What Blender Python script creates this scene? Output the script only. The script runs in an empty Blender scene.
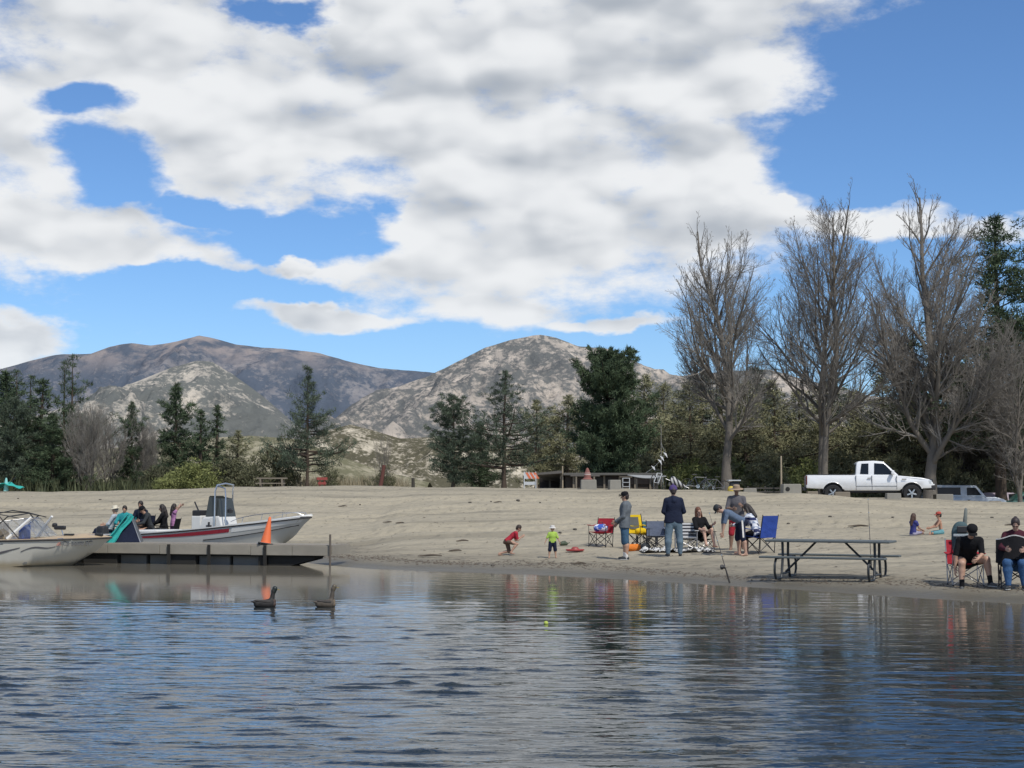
import bpy, bmesh, math, random
import numpy as np
from math import radians as R, sin, cos, pi, sqrt, atan2, atan, tan
from mathutils import Vector, Matrix
random.seed(7)
rng = np.random.default_rng(11)
S = bpy.context.scene
COL = S.collection
# ---------------------------------------------------------------- camera
F = 1540.0; CH = 1.9; PITCH = atan(106/F)
cam = bpy.data.cameras.new('camera'); co = bpy.data.objects.new('camera', cam); COL.objects.link(co)
co.location = (0, 0, CH); co.rotation_euler = (pi/2 + PITCH, 0, 0)
cam.sensor_fit = 'HORIZONTAL'; cam.sensor_width = 36; cam.lens = 36*F/1024
cam.clip_start = 0.1; cam.clip_end = 30000
S.camera = co
S.view_settings.view_transform = 'Standard'; S.view_settings.look = 'None'; S.view_settings.exposure = 0
S.cycles.max_bounces = 6; S.cycles.transparent_max_bounces = 8
try: S.cycles.use_denoising = True
except Exception: pass
cp, sp = cos(PITCH), sin(PITCH)
def ray(px, py):
    a = (px-512)/F; b = (384-py)/F
    return Vector((a, cp - b*sp, sp + b*cp))
def at(px, py, Y):
    d = ray(px, py); k = Y/d.y
    return Vector((d.x*k, Y, CH + d.z*k))
# ---------------------------------------------------------------- noise
_P = np.random.default_rng(3).permutation(256); _P = np.concatenate([_P, _P])
_G = np.random.default_rng(4).uniform(0, 2*pi, 256)
def perlin(x, y):
    x = np.asarray(x, float); y = np.asarray(y, float)
    xi = np.floor(x).astype(int); yi = np.floor(y).astype(int); xf = x-xi; yf = y-yi
    u = xf*xf*xf*(xf*(xf*6-15)+10); v = yf*yf*yf*(yf*(yf*6-15)+10)
    def g(ix, iy, dx, dy):
        a = _G[_P[(_P[ix & 255] + iy) & 255]]
        return np.cos(a)*dx + np.sin(a)*dy
    n0 = g(xi, yi, xf, yf)*(1-u) + g(xi+1, yi, xf-1, yf)*u
    n1 = g(xi, yi+1, xf, yf-1)*(1-u) + g(xi+1, yi+1, xf-1, yf-1)*u
    return (n0*(1-v) + n1*v)*1.5
def fbm(x, y, o=5, lac=2.03, gain=.5):
    s = 0; a = 1.
    for i in range(o):
        s = s + a*perlin(x+i*17.3, y-i*9.1); x = x*lac; y = y*lac; a *= gain
    return s
def ridged(x, y, o=6):
    s = 0; a = 1.
    for i in range(o):
        s = s + a*(1-np.abs(perlin(x+i*31.7, y+i*5.3))*2); x = x*2.07; y = y*2.07; a *= .5
    return s/2
def sstep(a, b, x):
    t = np.clip((np.asarray(x, float)-a)/(b-a), 0, 1); return t*t*(3-2*t)
# ---------------------------------------------------------------- terrain height
SX = [-200, -60, -40, -20, -11, -8, -6, -4.2, -1, 1.9, 5.5, 8.2, 12, 20, 40, 200]
SY = [60, 52, 50, 48.5, 46.5, 44.3, 41.6, 38.2, 35.9, 33.6, 29.3, 26.2, 22.5, 18, 12, 0]
_sx = np.linspace(-200, 200, 2001); _sy = np.interp(_sx, SX, SY)
_k = np.ones(9)/9; _sy = np.convolve(np.pad(_sy, 4, mode='edge'), _k, 'valid')
_gr = np.gradient(_sy, _sx)
CX = [-200, -35, -20, -8, 0, 5, 12, 15, 20, 25, 40, 200]
CZ = [1.6, 1.74, 1.79, 2.05, 1.97, 1.92, 1.84, 1.62, 1.43, 1.33, 1.2, 1.2]
def ht(X, Y, detail=True):
    X = np.asarray(X, float); Y = np.asarray(Y, float)
    ys = np.interp(X, _sx, _sy); c = 1/np.sqrt(1+np.interp(X, _sx, _gr)**2)
    ys = ys + .22*perlin(X*.45, X*0+3.3)
    d = (Y-ys)*c
    cap = np.interp(X, CX, CZ); dc = np.maximum((72-ys)*c, 12)
    t = np.clip((d-5)/(dc-5), 0, 1)
    rise = t**1.12; rise = np.where(t > .9, rise, rise)
    up = np.minimum(np.maximum(d, 0), 5)*.042 + (cap-.21)*rise
    h = np.where(d < 0, np.maximum(d*.13, -1.6), up)
    back = sstep(74, 110, Y)
    h = h - back*.25 - sstep(70.2, 73.5, Y)*sstep(8, 12, X)*.20 - sstep(73.5, 82, Y)*sstep(19, 23, X)*.62
    h = np.where(Y > 130, h - sstep(130, 400, Y)*3, h)
    if detail:
        w = sstep(.8, 5, d)*(1-sstep(90, 200, Y)*.6)
        h = h + w*(.095*fbm(X*.13, Y*.17, 3) + .022*fbm(X*.7, Y*.9, 3))
        # tyre ruts running across the slope
        for k, (a, b, y0) in enumerate(((.10, .9, 52), (.16, 1.4, 58), (-.05, .8, 47.5), (.02, 1.1, 64))):
            yy = y0 + a*X + b*np.sin(X*.11+k)
            for q in (0, 1.7):
                h = h - w*.075*np.exp(-((Y-yy-q)/.28)**2) + w*.05*np.exp(-((Y-yy-q-.5)/.25)**2)
        # low sand bank at the truck's tail
        h = h + .22*np.exp(-(((X-12.8)/2.2)**2 + ((Y-66)/2.5)**2))
        # little step at the wet edge
        h = h + sstep(.5, .9, d)*.035*(1-sstep(4, 9, d))
    return h
def hz(x, y): return float(ht(np.array([x]), np.array([y]))[0])
def gnd(px, py):
    d = ray(px, py); t = 12.
    P = None
    while t < 140:
        x, y, z = d.x*t, d.y*t, CH+d.z*t
        h = hz(x, y)
        if z <= max(h, 0):
            lo, hi = t-.5, t
            for _ in range(16):
                m = (lo+hi)/2
                if CH+d.z*m <= max(hz(d.x*m, d.y*m), 0): hi = m
                else: lo = m
            return Vector((d.x*hi, d.y*hi, max(hz(d.x*hi, d.y*hi), 0)))
        t += .5
    return Vector((d.x*75, d.y*75, hz(d.x*75, d.y*75)))
def gy(px, Y, dz=0):
    x = (px-512)/F*Y*cp
    return Vector((x, Y, hz(x, Y)+dz))
# ---------------------------------------------------------------- node expression helper
class V:
    def __init__(s, nt, sock): s.nt = nt; s.k = sock
    def _m(s, op, b=None, c=None, clamp=False):
        n = s.nt.nodes.new('ShaderNodeMath'); n.operation = op; n.use_clamp = clamp
        for i, q in enumerate((s, b, c)):
            if q is None: continue
            if isinstance(q, V): s.nt.links.new(q.k, n.inputs[i])
            else: n.inputs[i].default_value = q
        return V(s.nt, n.outputs[0])
    def __add__(s, b): return s._m('ADD', b)
    __radd__ = __add__
    def __sub__(s, b): return s._m('SUBTRACT', b)
    def __rsub__(s, b): return (s*-1.)+b
    def __mul__(s, b): return s._m('MULTIPLY', b)
    __rmul__ = __mul__
    def __truediv__(s, b): return s._m('DIVIDE', b)
    def pow(s, b): return s._m('POWER', b)
    def sqrt(s): return s._m('SQRT')
    def max(s, b): return s._m('MAXIMUM', b)
    def smax(s, b, k): return s._m('SMOOTH_MAX', b, k)
    def min(s, b): return s._m('MINIMUM', b)
    def clamp(s): return s._m('ADD', 0., clamp=True)
    def gt(s, b): return s._m('GREATER_THAN', b)
    def lt(s, b): return s._m('LESS_THAN', b)
    def sin(s): return s._m('SINE')
    def atan2(s, b): return s._m('ARCTAN2', b)
    def asin(s): return s._m('ARCSINE')
    def fract(s): return s._m('FRACT')
    def step(s, a, b):
        n = s.nt.nodes.new('ShaderNodeMapRange'); n.interpolation_type = 'SMOOTHSTEP'
        s.nt.links.new(s.k, n.inputs[0]); n.inputs[1].default_value = a; n.inputs[2].default_value = b
        return V(s.nt, n.outputs[0])
class NB:
    """node tree builder"""
    def __init__(s, nt): s.nt = nt
    def new(s, t): return s.nt.nodes.new(t)
    def link(s, a, b): s.nt.links.new(a.k if isinstance(a, V) else a, b)
    def coord(s, w='Object'):
        if w == 'Position': return V(s.nt, s.new('ShaderNodeNewGeometry').outputs['Position'])
        return V(s.nt, s.new('ShaderNodeTexCoord').outputs[w])
    def sep(s, v):
        n = s.new('ShaderNodeSeparateXYZ'); s.link(v, n.inputs[0]); return [V(s.nt, o) for o in n.outputs]
    def comb(s, x, y, z):
        n = s.new('ShaderNodeCombineXYZ')
        for i, q in enumerate((x, y, z)):
            if isinstance(q, V): s.link(q, n.inputs[i])
            else: n.inputs[i].default_value = q
        return V(s.nt, n.outputs[0])
    def map(s, v, scale=(1, 1, 1), loc=(0, 0, 0), rot=(0, 0, 0)):
        n = s.new('ShaderNodeMapping'); s.link(v, n.inputs[0])
        n.inputs['Scale'].default_value = scale; n.inputs['Location'].default_value = loc; n.inputs['Rotation'].default_value = rot
        return V(s.nt, n.outputs[0])
    def noise(s, v, scale=1., detail=4., rough=.5, dist=0., color=False):
        n = s.new('ShaderNodeTexNoise'); s.link(v, n.inputs['Vector'])
        n.inputs['Scale'].default_value = scale; n.inputs['Detail'].default_value = detail
        n.inputs['Roughness'].default_value = rough; n.inputs['Distortion'].default_value = dist
        return V(s.nt, n.outputs['Color' if color else 'Fac'])
    def voro(s, v, scale=1., feature='F1', out='Distance', rand=1.):
        n = s.new('ShaderNodeTexVoronoi'); s.link(v, n.inputs['Vector']); n.feature = feature
        n.inputs['Scale'].default_value = scale; n.inputs['Randomness'].default_value = rand
        return V(s.nt, n.outputs[out])
    def mix(s, f, a, b, blend='MIX'):
        n = s.new('ShaderNodeMix'); n.data_type = 'RGBA'; n.blend_type = blend
        for k, q in ((0, f), (6, a), (7, b)):
            if isinstance(q, V): s.link(q, n.inputs[k])
            elif k == 0: n.inputs[0].default_value = q
            else: n.inputs[k].default_value = (*q[:3], 1)
        return V(s.nt, n.outputs[2])
    def attr(s, name, out='Fac'):
        n = s.new('ShaderNodeAttribute'); n.attribute_name = name; return V(s.nt, n.outputs[out])
    def ramp(s, f, stops):
        n = s.new('ShaderNodeValToRGB'); s.link(f, n.inputs[0]); e = n.color_ramp.elements
        while len(e) < len(stops): e.new(.5)
        for q, (p, c) in zip(e, stops): q.position = p; q.color = (*c, 1)
        return V(s.nt, n.outputs[0])
    def bump(s, h, strength=.5, dist=.02):
        n = s.new('ShaderNodeBump'); s.link(h, n.inputs['Height']); n.inputs['Strength'].default_value = strength
        n.inputs['Distance'].default_value = dist; return V(s.nt, n.outputs[0])
def newmat(name):
    m = bpy.data.materials.new(name); m.use_nodes = True
    nt = m.node_tree; b = nt.nodes['Principled BSDF']
    return m, NB(nt), b
_mc = {}
def M(name, c, rough=.6, metal=0., var=.15, scale=8., bump=0., coat=0., spec=.5, bdist=.01):
    """procedural principled material with soft colour variation and wear"""
    if name in _mc: return _mc[name]
    m, n, b = newmat(name)
    p = n.coord('Object')
    f = n.noise(p, scale, 5, .6)
    g = n.noise(p, scale*.23, 2, .5)
    fac = (f*.6 + g*.6 - .1).clamp()
    n.link(n.mix(fac, [max(0, x*(1-var)) for x in c], [min(1, x*(1+var)) for x in c]), b.inputs['Base Color'])
    n.link((f*.2 + (rough-.1)).clamp(), b.inputs['Roughness'])
    b.inputs['Metallic'].default_value = metal
    b.inputs['Specular IOR Level'].default_value = spec
    if coat: b.inputs['Coat Weight'].default_value = coat; b.inputs['Coat Roughness'].default_value = .08
    if bump: n.link(n.bump(f, bump, bdist), b.inputs['Normal'])
    _mc[name] = m
    return m
# ---------------------------------------------------------------- objects and tags
def link(o, parent=None, label=None, cat=None, group=None, kind=None):
    if o.name not in COL.objects: COL.objects.link(o)
    if parent is not None: o.parent = parent
    if label: o['label'] = label
    if cat: o['category'] = cat
    if group: o['group'] = group
    if kind: o['kind'] = kind
    return o
def thing(name, label, cat, loc=(0, 0, 0), rz=0., group=None, tilt=None):
    o = bpy.data.objects.new(name, None); o.empty_display_size = .2
    o.location = loc; o.rotation_euler = (0, 0, rz) if tilt is None else (tilt[0], tilt[1], rz)
    return link(o, None, label, cat, group)
def raw_mesh(name, verts, faces, mat, parent=None, smooth=False, **kw):
    me = bpy.data.meshes.new(name); me.from_pydata([tuple(v) for v in verts], [], [tuple(f) for f in faces])
    if mat: me.materials.append(mat)
    if smooth: me.polygons.foreach_set('use_smooth', [True]*len(me.polygons))
    me.update()
    return link(bpy.data.objects.new(name, me), parent, **kw)
def np_mesh(name, verts, loops, n, mat, parent=None, smooth=False, attr=None, **kw):
    """verts (N,3); loops (M,n) all faces with n corners"""
    me = bpy.data.meshes.new(name); verts = np.asarray(verts, np.float32); loops = np.asarray(loops, np.int32)
    me.vertices.add(len(verts)); me.vertices.foreach_set('co', verts.ravel())
    me.loops.add(loops.size); me.loops.foreach_set('vertex_index', loops.ravel())
    me.polygons.add(len(loops)); me.polygons.foreach_set('loop_start', np.arange(0, loops.size, n, dtype=np.int32))
    me.polygons.foreach_set('loop_total', np.full(len(loops), n, np.int32))
    if smooth: me.polygons.foreach_set('use_smooth', np.ones(len(loops), bool))
    if attr is not None:
        for k, a in attr.items():
            at_ = me.attributes.new(k, 'FLOAT', 'POINT'); at_.data.foreach_set('value', np.asarray(a, np.float32))
    if mat: me.materials.append(mat)
    me.update(calc_edges=True); me.validate()
    return link(bpy.data.objects.new(name, me), parent, **kw)
def copy_tree(o, parent=None, **props):
    c = o.copy(); COL.objects.link(c); c.parent = parent
    for k, v in props.items(): c[k] = v
    for ch in list(o.children):
        copy_tree(ch, c)
    return c
class MB:
    """collects shapes and links them as one mesh"""
    def __init__(s): s.v = []; s.f = []
    def add(s, v, f):
        o = len(s.v); s.v += [Vector(q) for q in v]; s.f += [tuple(o+i for i in q) for q in f]; return s
    def box(s, c, d, rot=None, taper=1.):
        x, y, z = d[0]/2, d[1]/2, d[2]/2; c = Vector(c)
        v = [Vector((a*x*(taper if k > 0 else 1), b*y*(taper if k > 0 else 1), k*z)) for k in (-1, 1) for a, b in ((-1, -1), (1, -1), (1, 1), (-1, 1))]
        if rot is not None: v = [rot @ q for q in v]
        return s.add([q+c for q in v], [(3, 2, 1, 0), (4, 5, 6, 7), (0, 1, 5, 4), (1, 2, 6, 5), (2, 3, 7, 6), (3, 0, 4, 7)])
    def tube(s, pts, r, n=8, cap=True):
        pts = [Vector(p) for p in pts]; rs = r if isinstance(r, (list, tuple)) else [r]*len(pts)
        up = Vector((0, 0, 1)); vv = []; N = len(pts)
        d0 = (pts[1]-pts[0]).normalized(); a = d0.cross(up)
        if a.length < .01: a = d0.cross(Vector((1, 0, 0)))
        a.normalize()
        for i, p in enumerate(pts):
            d = (pts[min(i+1, N-1)]-pts[max(i-1, 0)]).normalized()
            a = (a - d*a.dot(d)).normalized(); b = d.cross(a)
            vv += [p + (a*cos(2*pi*k/n) + b*sin(2*pi*k/n))*rs[i] for k in range(n)]
        ff = [(i*n+k, i*n+(k+1) % n, (i+1)*n+(k+1) % n, (i+1)*n+k) for i in range(N-1) for k in range(n)]
        if cap: ff += [tuple(range(n-1, -1, -1)), tuple(range((N-1)*n, N*n))]
        return s.add(vv, ff)
    def lathe(s, prof, n=16, c=(0, 0, 0), axis='Z', cap=True):
        c = Vector(c); vv = []
        for r, z in prof:
            for k in range(n):
                a = 2*pi*k/n; q = (r*cos(a), r*sin(a), z)
                if axis == 'Y': q = (q[0], q[2], q[1])
                if axis == 'X': q = (q[2], q[0], q[1])
                vv.append(Vector(q)+c)
        m = len(prof)
        ff = [(i*n+k, i*n+(k+1) % n, (i+1)*n+(k+1) % n, (i+1)*n+k) for i in range(m-1) for k in range(n)]
        if cap and prof[0][0] > 1e-5: ff.append(tuple(range(n-1, -1, -1)))
        if cap and prof[-1][0] > 1e-5: ff.append(tuple(range((m-1)*n, m*n)))
        return s.add(vv, ff)
    def prism(s, poly, y0, y1, plane='XZ'):
        n = len(poly)
        def q(p, y): return (p[0], y, p[1]) if plane == 'XZ' else ((p[0], p[1], y) if plane == 'XY' else (y, p[0], p[1]))
        v = [q(p, y0) for p in poly] + [q(p, y1) for p in poly]
        f = [tuple(range(n)), tuple(range(2*n-1, n-1, -1))] + [(i, i+n, (i+1) % n+n, (i+1) % n) for i in range(n)]
        return s.add(v, f)
    def slab(s, grid, th, nrm=None):
        """grid[i][j] of points -> thin solid sheet"""
        a = len(grid); b = len(grid[0]); G = [[Vector(p) for p in r] for r in grid]
        def nr(i, j):
            u = G[min(i+1, a-1)][j]-G[max(i-1, 0)][j]; w = G[i][min(j+1, b-1)]-G[i][max(j-1, 0)]
            k = u.cross(w); return k.normalized() if k.length > 1e-9 else Vector((0, 0, 1))
        top = [G[i][j]+nr(i, j)*th/2 for i in range(a) for j in range(b)]
        bot = [G[i][j]-nr(i, j)*th/2 for i in range(a) for j in range(b)]
        m = a*b; f = []
        for i in range(a-1):
            for j in range(b-1):
                q = (i*b+j, (i+1)*b+j, (i+1)*b+j+1, i*b+j+1)
                f.append(q); f.append(tuple(m+k for k in reversed(q)))
        for i in range(a-1):
            f.append((i*b, m+i*b, m+(i+1)*b, (i+1)*b)); f.append((i*b+b-1, (i+1)*b+b-1, m+(i+1)*b+b-1, m+i*b+b-1))
        for j in range(b-1):
            f.append((j, j+1, m+j+1, m+j)); k = (a-1)*b+j; f.append((k, m+k, m+k+1, k+1))
        return s.add(top+bot, f)
    def xf(s, mat):
        s.v = [mat @ q for q in s.v]; return s
    def build(s, name, mat, parent=None, smooth=False, bevel=0., seg=2, **kw):
        me = bpy.data.meshes.new(name); me.from_pydata([tuple(v) for v in s.v], [], s.f)
        if mat: me.materials.append(mat)
        bm = bmesh.new(); bm.from_mesh(me); bmesh.ops.recalc_face_normals(bm, faces=bm.faces)
        if bevel:
            bmesh.ops.bevel(bm, geom=[e for e in bm.edges if len(e.link_faces) == 2 and e.calc_face_angle(0) > .6], offset=bevel, segments=seg, profile=.5, affect='EDGES', clamp_overlap=True)
        for f in bm.faces: f.smooth = smooth
        if smooth:
            for e in bm.edges:
                if len(e.link_faces) == 2 and e.calc_face_angle(0) > .7: e.smooth = False
        bm.to_mesh(me); bm.free(); me.update()
        return link(bpy.data.objects.new(name, me), parent, **kw)
# ================================================================ light and sky
SUN_AZ = R(148)     # from +Y clockwise: behind and to the right of the camera
SUN_EL = R(52)
sd = bpy.data.lights.new('sun', 'SUN'); sd.energy = 3.3; sd.angle = R(1.2); sd.color = (1., .955, .88)
so = bpy.data.objects.new('sun', sd); COL.objects.link(so)
sv = Vector((sin(SUN_AZ)*cos(SUN_EL), cos(SUN_AZ)*cos(SUN_EL), sin(SUN_EL)))
so.rotation_euler = sv.to_track_quat('Z', 'Y').to_euler(); so.location = (0, 0, 60)
W = bpy.data.worlds.new('World'); S.world = W; W.use_nodes = True
nt = W.node_tree; nt.nodes.clear(); n = NB(nt)
out = n.new('ShaderNodeOutputWorld'); bg = n.new('ShaderNodeBackground'); n.link(bg.outputs[0], out.inputs[0])
sky = n.new('ShaderNodeTexSky'); sky.sky_type = 'NISHITA'; sky.sun_disc = False
sky.sun_elevation = SUN_EL; sky.sun_rotation = SUN_AZ; sky.altitude = 1300; sky.air_density = 1.0; sky.dust_density = .4; sky.ozone_density = 2.2
d = n.coord('Generated'); x, y, z = n.sep(d)
az = x.atan2(y); el = z.max(-.2).asin()
P = n.comb(az*1.0, el*1.9, 0.)
warp = n.noise(P, 6.0, 6, .56, color=True); wx, wy, wz = n.sep(warp)
a2 = az + (wx-.5)*.19; e2 = el + (wy-.5)*.11
def azel(px, py): return (atan((px-512)/F/ (cp)), PITCH + atan((384-py)/F))
P2 = n.comb(a2, e2, 0.)
def blob(px, py, rx, ry):
    a, e = azel(px, py); q = n.new('ShaderNodeVectorMath'); q.operation = 'MULTIPLY_ADD'; n.link(P2, q.inputs[0])
    q.inputs[1].default_value = (F/rx, F/ry, 0); q.inputs[2].default_value = (-a*F/rx, -e*F/ry, 0)
    l = n.new('ShaderNodeVectorMath'); l.operation = 'LENGTH'; n.link(q.outputs[0], l.inputs[0]); return V(nt, l.outputs['Value'])
clouds = [(330, 60, 420, 150), (620, 20, 280, 110), (560, 170, 265, 115), (740, 62, 150, 72), (470, 240, 250, 88), (650, 205, 170, 60),
          (90, 240, 190, 62), (40, 130, 170, 110), (500, 305, 120, 32), (320, 326, 130, 17), (0, 350, 62, 24), (610, 326, 80, 12), (275, 268, 26, 14), (793, 188, 15, 8), (905, 215, 190, 20)]
holes = [(98, 165, 56, 36), (82, 105, 56, 18), (203, 206, 50, 20), (268, 240, 80, 22), (266, 6, 36, 18), (205, 300, 110, 16), (332, 238, 44, 22), (975, 118, 165, 76)]
def nearest(L, k):
    m_ = None
    for c in L:
        q = blob(*c); m_ = q if m_ is None else m_._m('SMOOTH_MIN', q, k)
    return 1.-m_
U = nearest(clouds, .12); Hh = nearest(holes, .1)
U = (U.min(.50) - (Hh+.50).max(0.).min(.85)*.80).max(-.5)
# the rest of the sky, outside what the photograph shows, is broken cumulus as well
far = n.noise(n.comb(x/(z.max(.06)+.12), y/(z.max(.06)+.12), 0.), .9, 3, .55)
outside = (el.step(R(20), R(27))).max((az*az).sqrt().step(R(21), R(30)))
U = U*(1.-outside) + (far-.47)*2.2*outside
def dens(P_, det):
    f1 = n.noise(P_, 9., det, .60); f2 = n.noise(P_, 30., max(2, det-4), .6)
    return f1*.78 + f2*.22
f0 = n.noise(P, 9., 8, .64)
D = U*1.0 + (f0-.5)*2.1
alpha = D.step(-.14, .40)
Pb = n.comb(az*1.0+.012, el*1.9+.030, 0.)
f1 = n.noise(Pb, 9., 3, .55); fs = n.noise(P, 9., 3, .55)
relief = fs-f1
wp = n.comb(az + (wx-.5)*.05, el*1.9 + (wy-.5)*.05, 0.)
wq = n.comb(az + .006 + (wx-.5)*.05, el*1.9+.020 + (wy-.5)*.05, 0.)
puff = n.voro(wq, 17.) - n.voro(wp, 17.)
thick = D.step(.05, .75)
big = n.noise(n.comb(az+3.1, el*2.4, 0.), 6., 3, .5)
lum = (.90 - thick*.19 + relief*1.1 + puff*.40 + (f0-.5)*.75 - (big-.5)*.42 - (el-R(9)).max(0.)*.40)
lum = lum.max(.30).min(1.)
ccol = n.mix(lum.step(.36, .96), (.42, .46, .515), (.86, .875, .89))
skyc = n.mix(1., V(nt, sky.outputs[0]), (.078, .104, .132), 'MULTIPLY')
lowhaze = (el*-1.+R(9)).step(0., R(9))
skyc = n.mix(lowhaze*.30, skyc, (.44, .60, .82))
fin = n.mix(alpha*(.985-lowhaze*.12), skyc, ccol)
below = z.lt(-.001)
fin = n.mix(below, fin, (.16, .16, .14))
n.link(fin, bg.inputs[0]); bg.inputs[1].default_value = 1.0
# ================================================================ ground
def axis(a, lo, step, hi, b, g=1.35):
    mid = list(np.arange(lo, hi+1e-6, step)); l = []; s = step; p = lo
    while p > a: s *= g; p -= s; l.append(p)
    r = []; s = step; p = hi
    while p < b: s *= g; p += s; r.append(p)
    return np.array(l[::-1]+mid+r)
def grid_mesh(name, xs, ys, zf, mat, **kw):
    X, Y = np.meshgrid(xs, ys); Z = zf(X, Y)
    v = np.stack([X, Y, Z], -1).reshape(-1, 3); a = len(xs); b = len(ys)
    i = (np.arange(b-1)[:, None]*a + np.arange(a-1)[None]).ravel()
    return np_mesh(name, v, np.stack([i, i+1, i+a+1, i+a], 1), 4, mat, smooth=True, **kw)
m, n, b = newmat('sand')
p = n.coord('Position'); px_, py_, pz_ = n.sep(p)
big = n.noise(p, .16, 4, .55); mid = n.noise(n.map(p, (1, 1.6, 1)), .9, 6, .62); fine = n.noise(p, 9., 5, .7)
base = n.mix((big*.5+mid*.7-.1).clamp(), (.275, .245, .183), (.48, .425, .318))
base = n.mix(fine.step(.35, .75)*.35, base, (.20, .18, .14))
trash = n.noise(n.map(p, (.5, 1.3, 1)), 2.3, 7, .75)
base = n.mix(trash.step(.63, .72)*.75, base, (.10, .085, .062))
tr = n.noise(n.map(p, (.07, .6, 1)), 1.1, 6, .65)
base = n.mix((mid*.6+trash*.5).step(.58, .70)*.35, base, (.20, .18, .14))
base = n.mix(tr.step(.50, .64)*.6, base, (.18, .165, .13))
peb = n.voro(p, 3.2, out='Distance')
base = n.mix((peb*-1.+.13).step(0., .05)*.7, base, (.11, .10, .085))
wl = n.noise(n.map(p, (.5, .5, 1)), 1.6, 5, .65)
z2 = pz_ + (wl-.5)*.10
wet = 1.-z2.step(.03, .17)
wrack = (1.-((z2-.15)*(z2-.15)).sqrt().step(.005, .04))*n.noise(n.map(p, (1.2, 1.2, 1)), 3.5, 6, .7).step(.5, .62)
base = n.mix(wrack*.85, base, (.07, .06, .045))
damp = 1.-z2.step(.12, .34)
base = n.mix(damp*.42, base, (.17, .15, .115))
base = n.mix(wet*.9, base, (.105, .096, .074))
dry = py_.step(68, 82)
base = n.mix(dry*.5, base, (.23, .215, .17))
n.link(base, b.inputs['Base Color'])
n.link((.95-wet*.5), b.inputs['Roughness']); b.inputs['Specular IOR Level'].default_value = .25
foot = n.voro(n.map(p, (1, 1, .2)), 2.6, feature='SMOOTH_F1')
hmap = mid*.5 + fine*.12 + foot.step(0., .5)*.45*(1.-wet)
n.link(n.bump(hmap, .9, .15), b.inputs['Normal'])
SAND = m
xs = axis(-9000, -34, .16, 34, 9000, 1.3); ys = np.concatenate([axis(-400, 18, .16, 84, 84.5, 1.5)[:-1], axis(84.4, 85, .5, 130, 9000, 1.2)[2:]])
ys = np.unique(np.round(ys, 4))
def gz(X, Y):
    Z = ht(X, Y)
    lat = sstep(60, 300, np.abs(X))
    return np.where(Y < 0, np.maximum(Z, -1.6), Z)
grid_mesh('ground', xs, ys, gz, SAND, kind='structure')
# ================================================================ water
m, n, b = newmat('lake_water')
p = n.coord('Position')
w1 = n.noise(n.map(p, (.55, 1.5, 1), rot=(0, 0, R(8))), 4.2, 3, .55)
w2 = n.noise(n.map(p, (.6, 1.5, 1), rot=(0, 0, R(-14))), 11., 2, .5)
sh_w = n.attr('shallow')
n.link(n.mix(sh_w, (.014, .022, .026), (.19, .172, .135)), b.inputs['Base Color'])
n.link(sh_w*.05+.022, b.inputs['Roughness']); b.inputs['IOR'].default_value = 1.333
b.inputs['Specular IOR Level'].default_value = .5
am = n.attr('rough')
hh = (w1*.7+w2*.30)*(am*1.1+.012)
n.link(n.bump(hh, 1., .007), b.inputs['Normal'])
WATER = m
def waves(X, Y):
    r = np.random.default_rng(21)
    ys_ = np.interp(X, _sx, _sy)
    d = (ys_-Y)*.8
    patch = fbm(X*.10+4, Y*.16, 3)
    Xr = np.clip((X+2)/8, 0, 1)
    edge = np.where(X < -.5, sstep(27.4, 25.2, Y+.3*perlin(X*.5, X*0)), 0)
    A = sstep(5.5, 19, d+patch*2.5)
    side_ = sstep(-3.5, -.5, X)
    A = A*(side_+(1-side_)*edge)
    A = np.maximum(A*.85, edge*.8) + .20*sstep(.0, 5., d)*side_ + .03
    A = A*(.85+.4*patch)
    A = A*(1+.25*sstep(22, 12, Y))
    Z = 0*X
    PH = [perlin(X*.35+q*7.7, Y*.35) for q in range(6)]
    for k in range(64):
        L = (.125+.16*r.random()) if k % 5 < 3 else (.28+.45*r.random()); th = .08+r.normal(0, .17) + (0 if r.random() < .84 else .9*(1 if r.random() < .5 else -1))
        kx, ky = 2*pi/L*sin(th), 2*pi/L*cos(th)
        sl = .0142*(.7+.6*r.random())*(1.15 if L < .28 else .80)
        Z = Z + (1+.8*PH[(k+3) % 6])*sl*L/(2*pi)*np.sin(kx*X+ky*Y+r.random()*2*pi + 1.0*PH[k % 6])
    return Z, A
xw = np.arange(-22, 22.01, .085); yw = np.concatenate([np.arange(5, 25, .036), np.arange(25, 52, .06)])
X, Y = np.meshgrid(xw, yw); Zw, A = waves(X, Y)
Zw = .010*(np.exp(np.clip(Zw/.010, -3, 1.6))-1)*A
wk = 25.1 + .55*np.sin((X+3)*.33) + .05*X
on = (1-sstep(-2.2, -1.2, X))
for dy_, a_ in ((0, .0075), (.42, .005), (-.5, .004)):
    Zw = Zw + on*a_*np.exp(-((Y-wk-dy_)/.13)**2)*(1+.6*perlin(X*1.1, Y*2))
fade = np.minimum(np.minimum(sstep(-22, -19, X), 1-sstep(19, 22, X)), np.minimum(sstep(5, 7, Y), 1-sstep(49, 52, Y)))
Zw = Zw*fade; A = A*fade + .3*(1-fade)
v = np.stack([X, Y, Zw], -1).reshape(-1, 3); a = len(xw); bb = len(yw)
i = (np.arange(bb-1)[:, None]*a+np.arange(a-1)[None]).ravel()
vs = [v]; ls = [np.stack([i, i+1, i+a+1, i+a], 1)]; at_ = [A.ravel()]; ysw = np.interp(X, _sx, _sy); dw = (ysw-Y)*.8; lf = 1-sstep(-3.5, -.5, X); shw = (1-sstep(1, 12, dw+1.2*fbm(X*.2, Y*.3, 3)))*(1-lf)+lf*sstep(24.6, 28.5, Y); sh_ = [shw.ravel()*.95]
x0, x1, y0, y1 = xw[0], xw[-1], yw[0], yw[-1]; off = len(v); BIGW = 400
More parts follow.
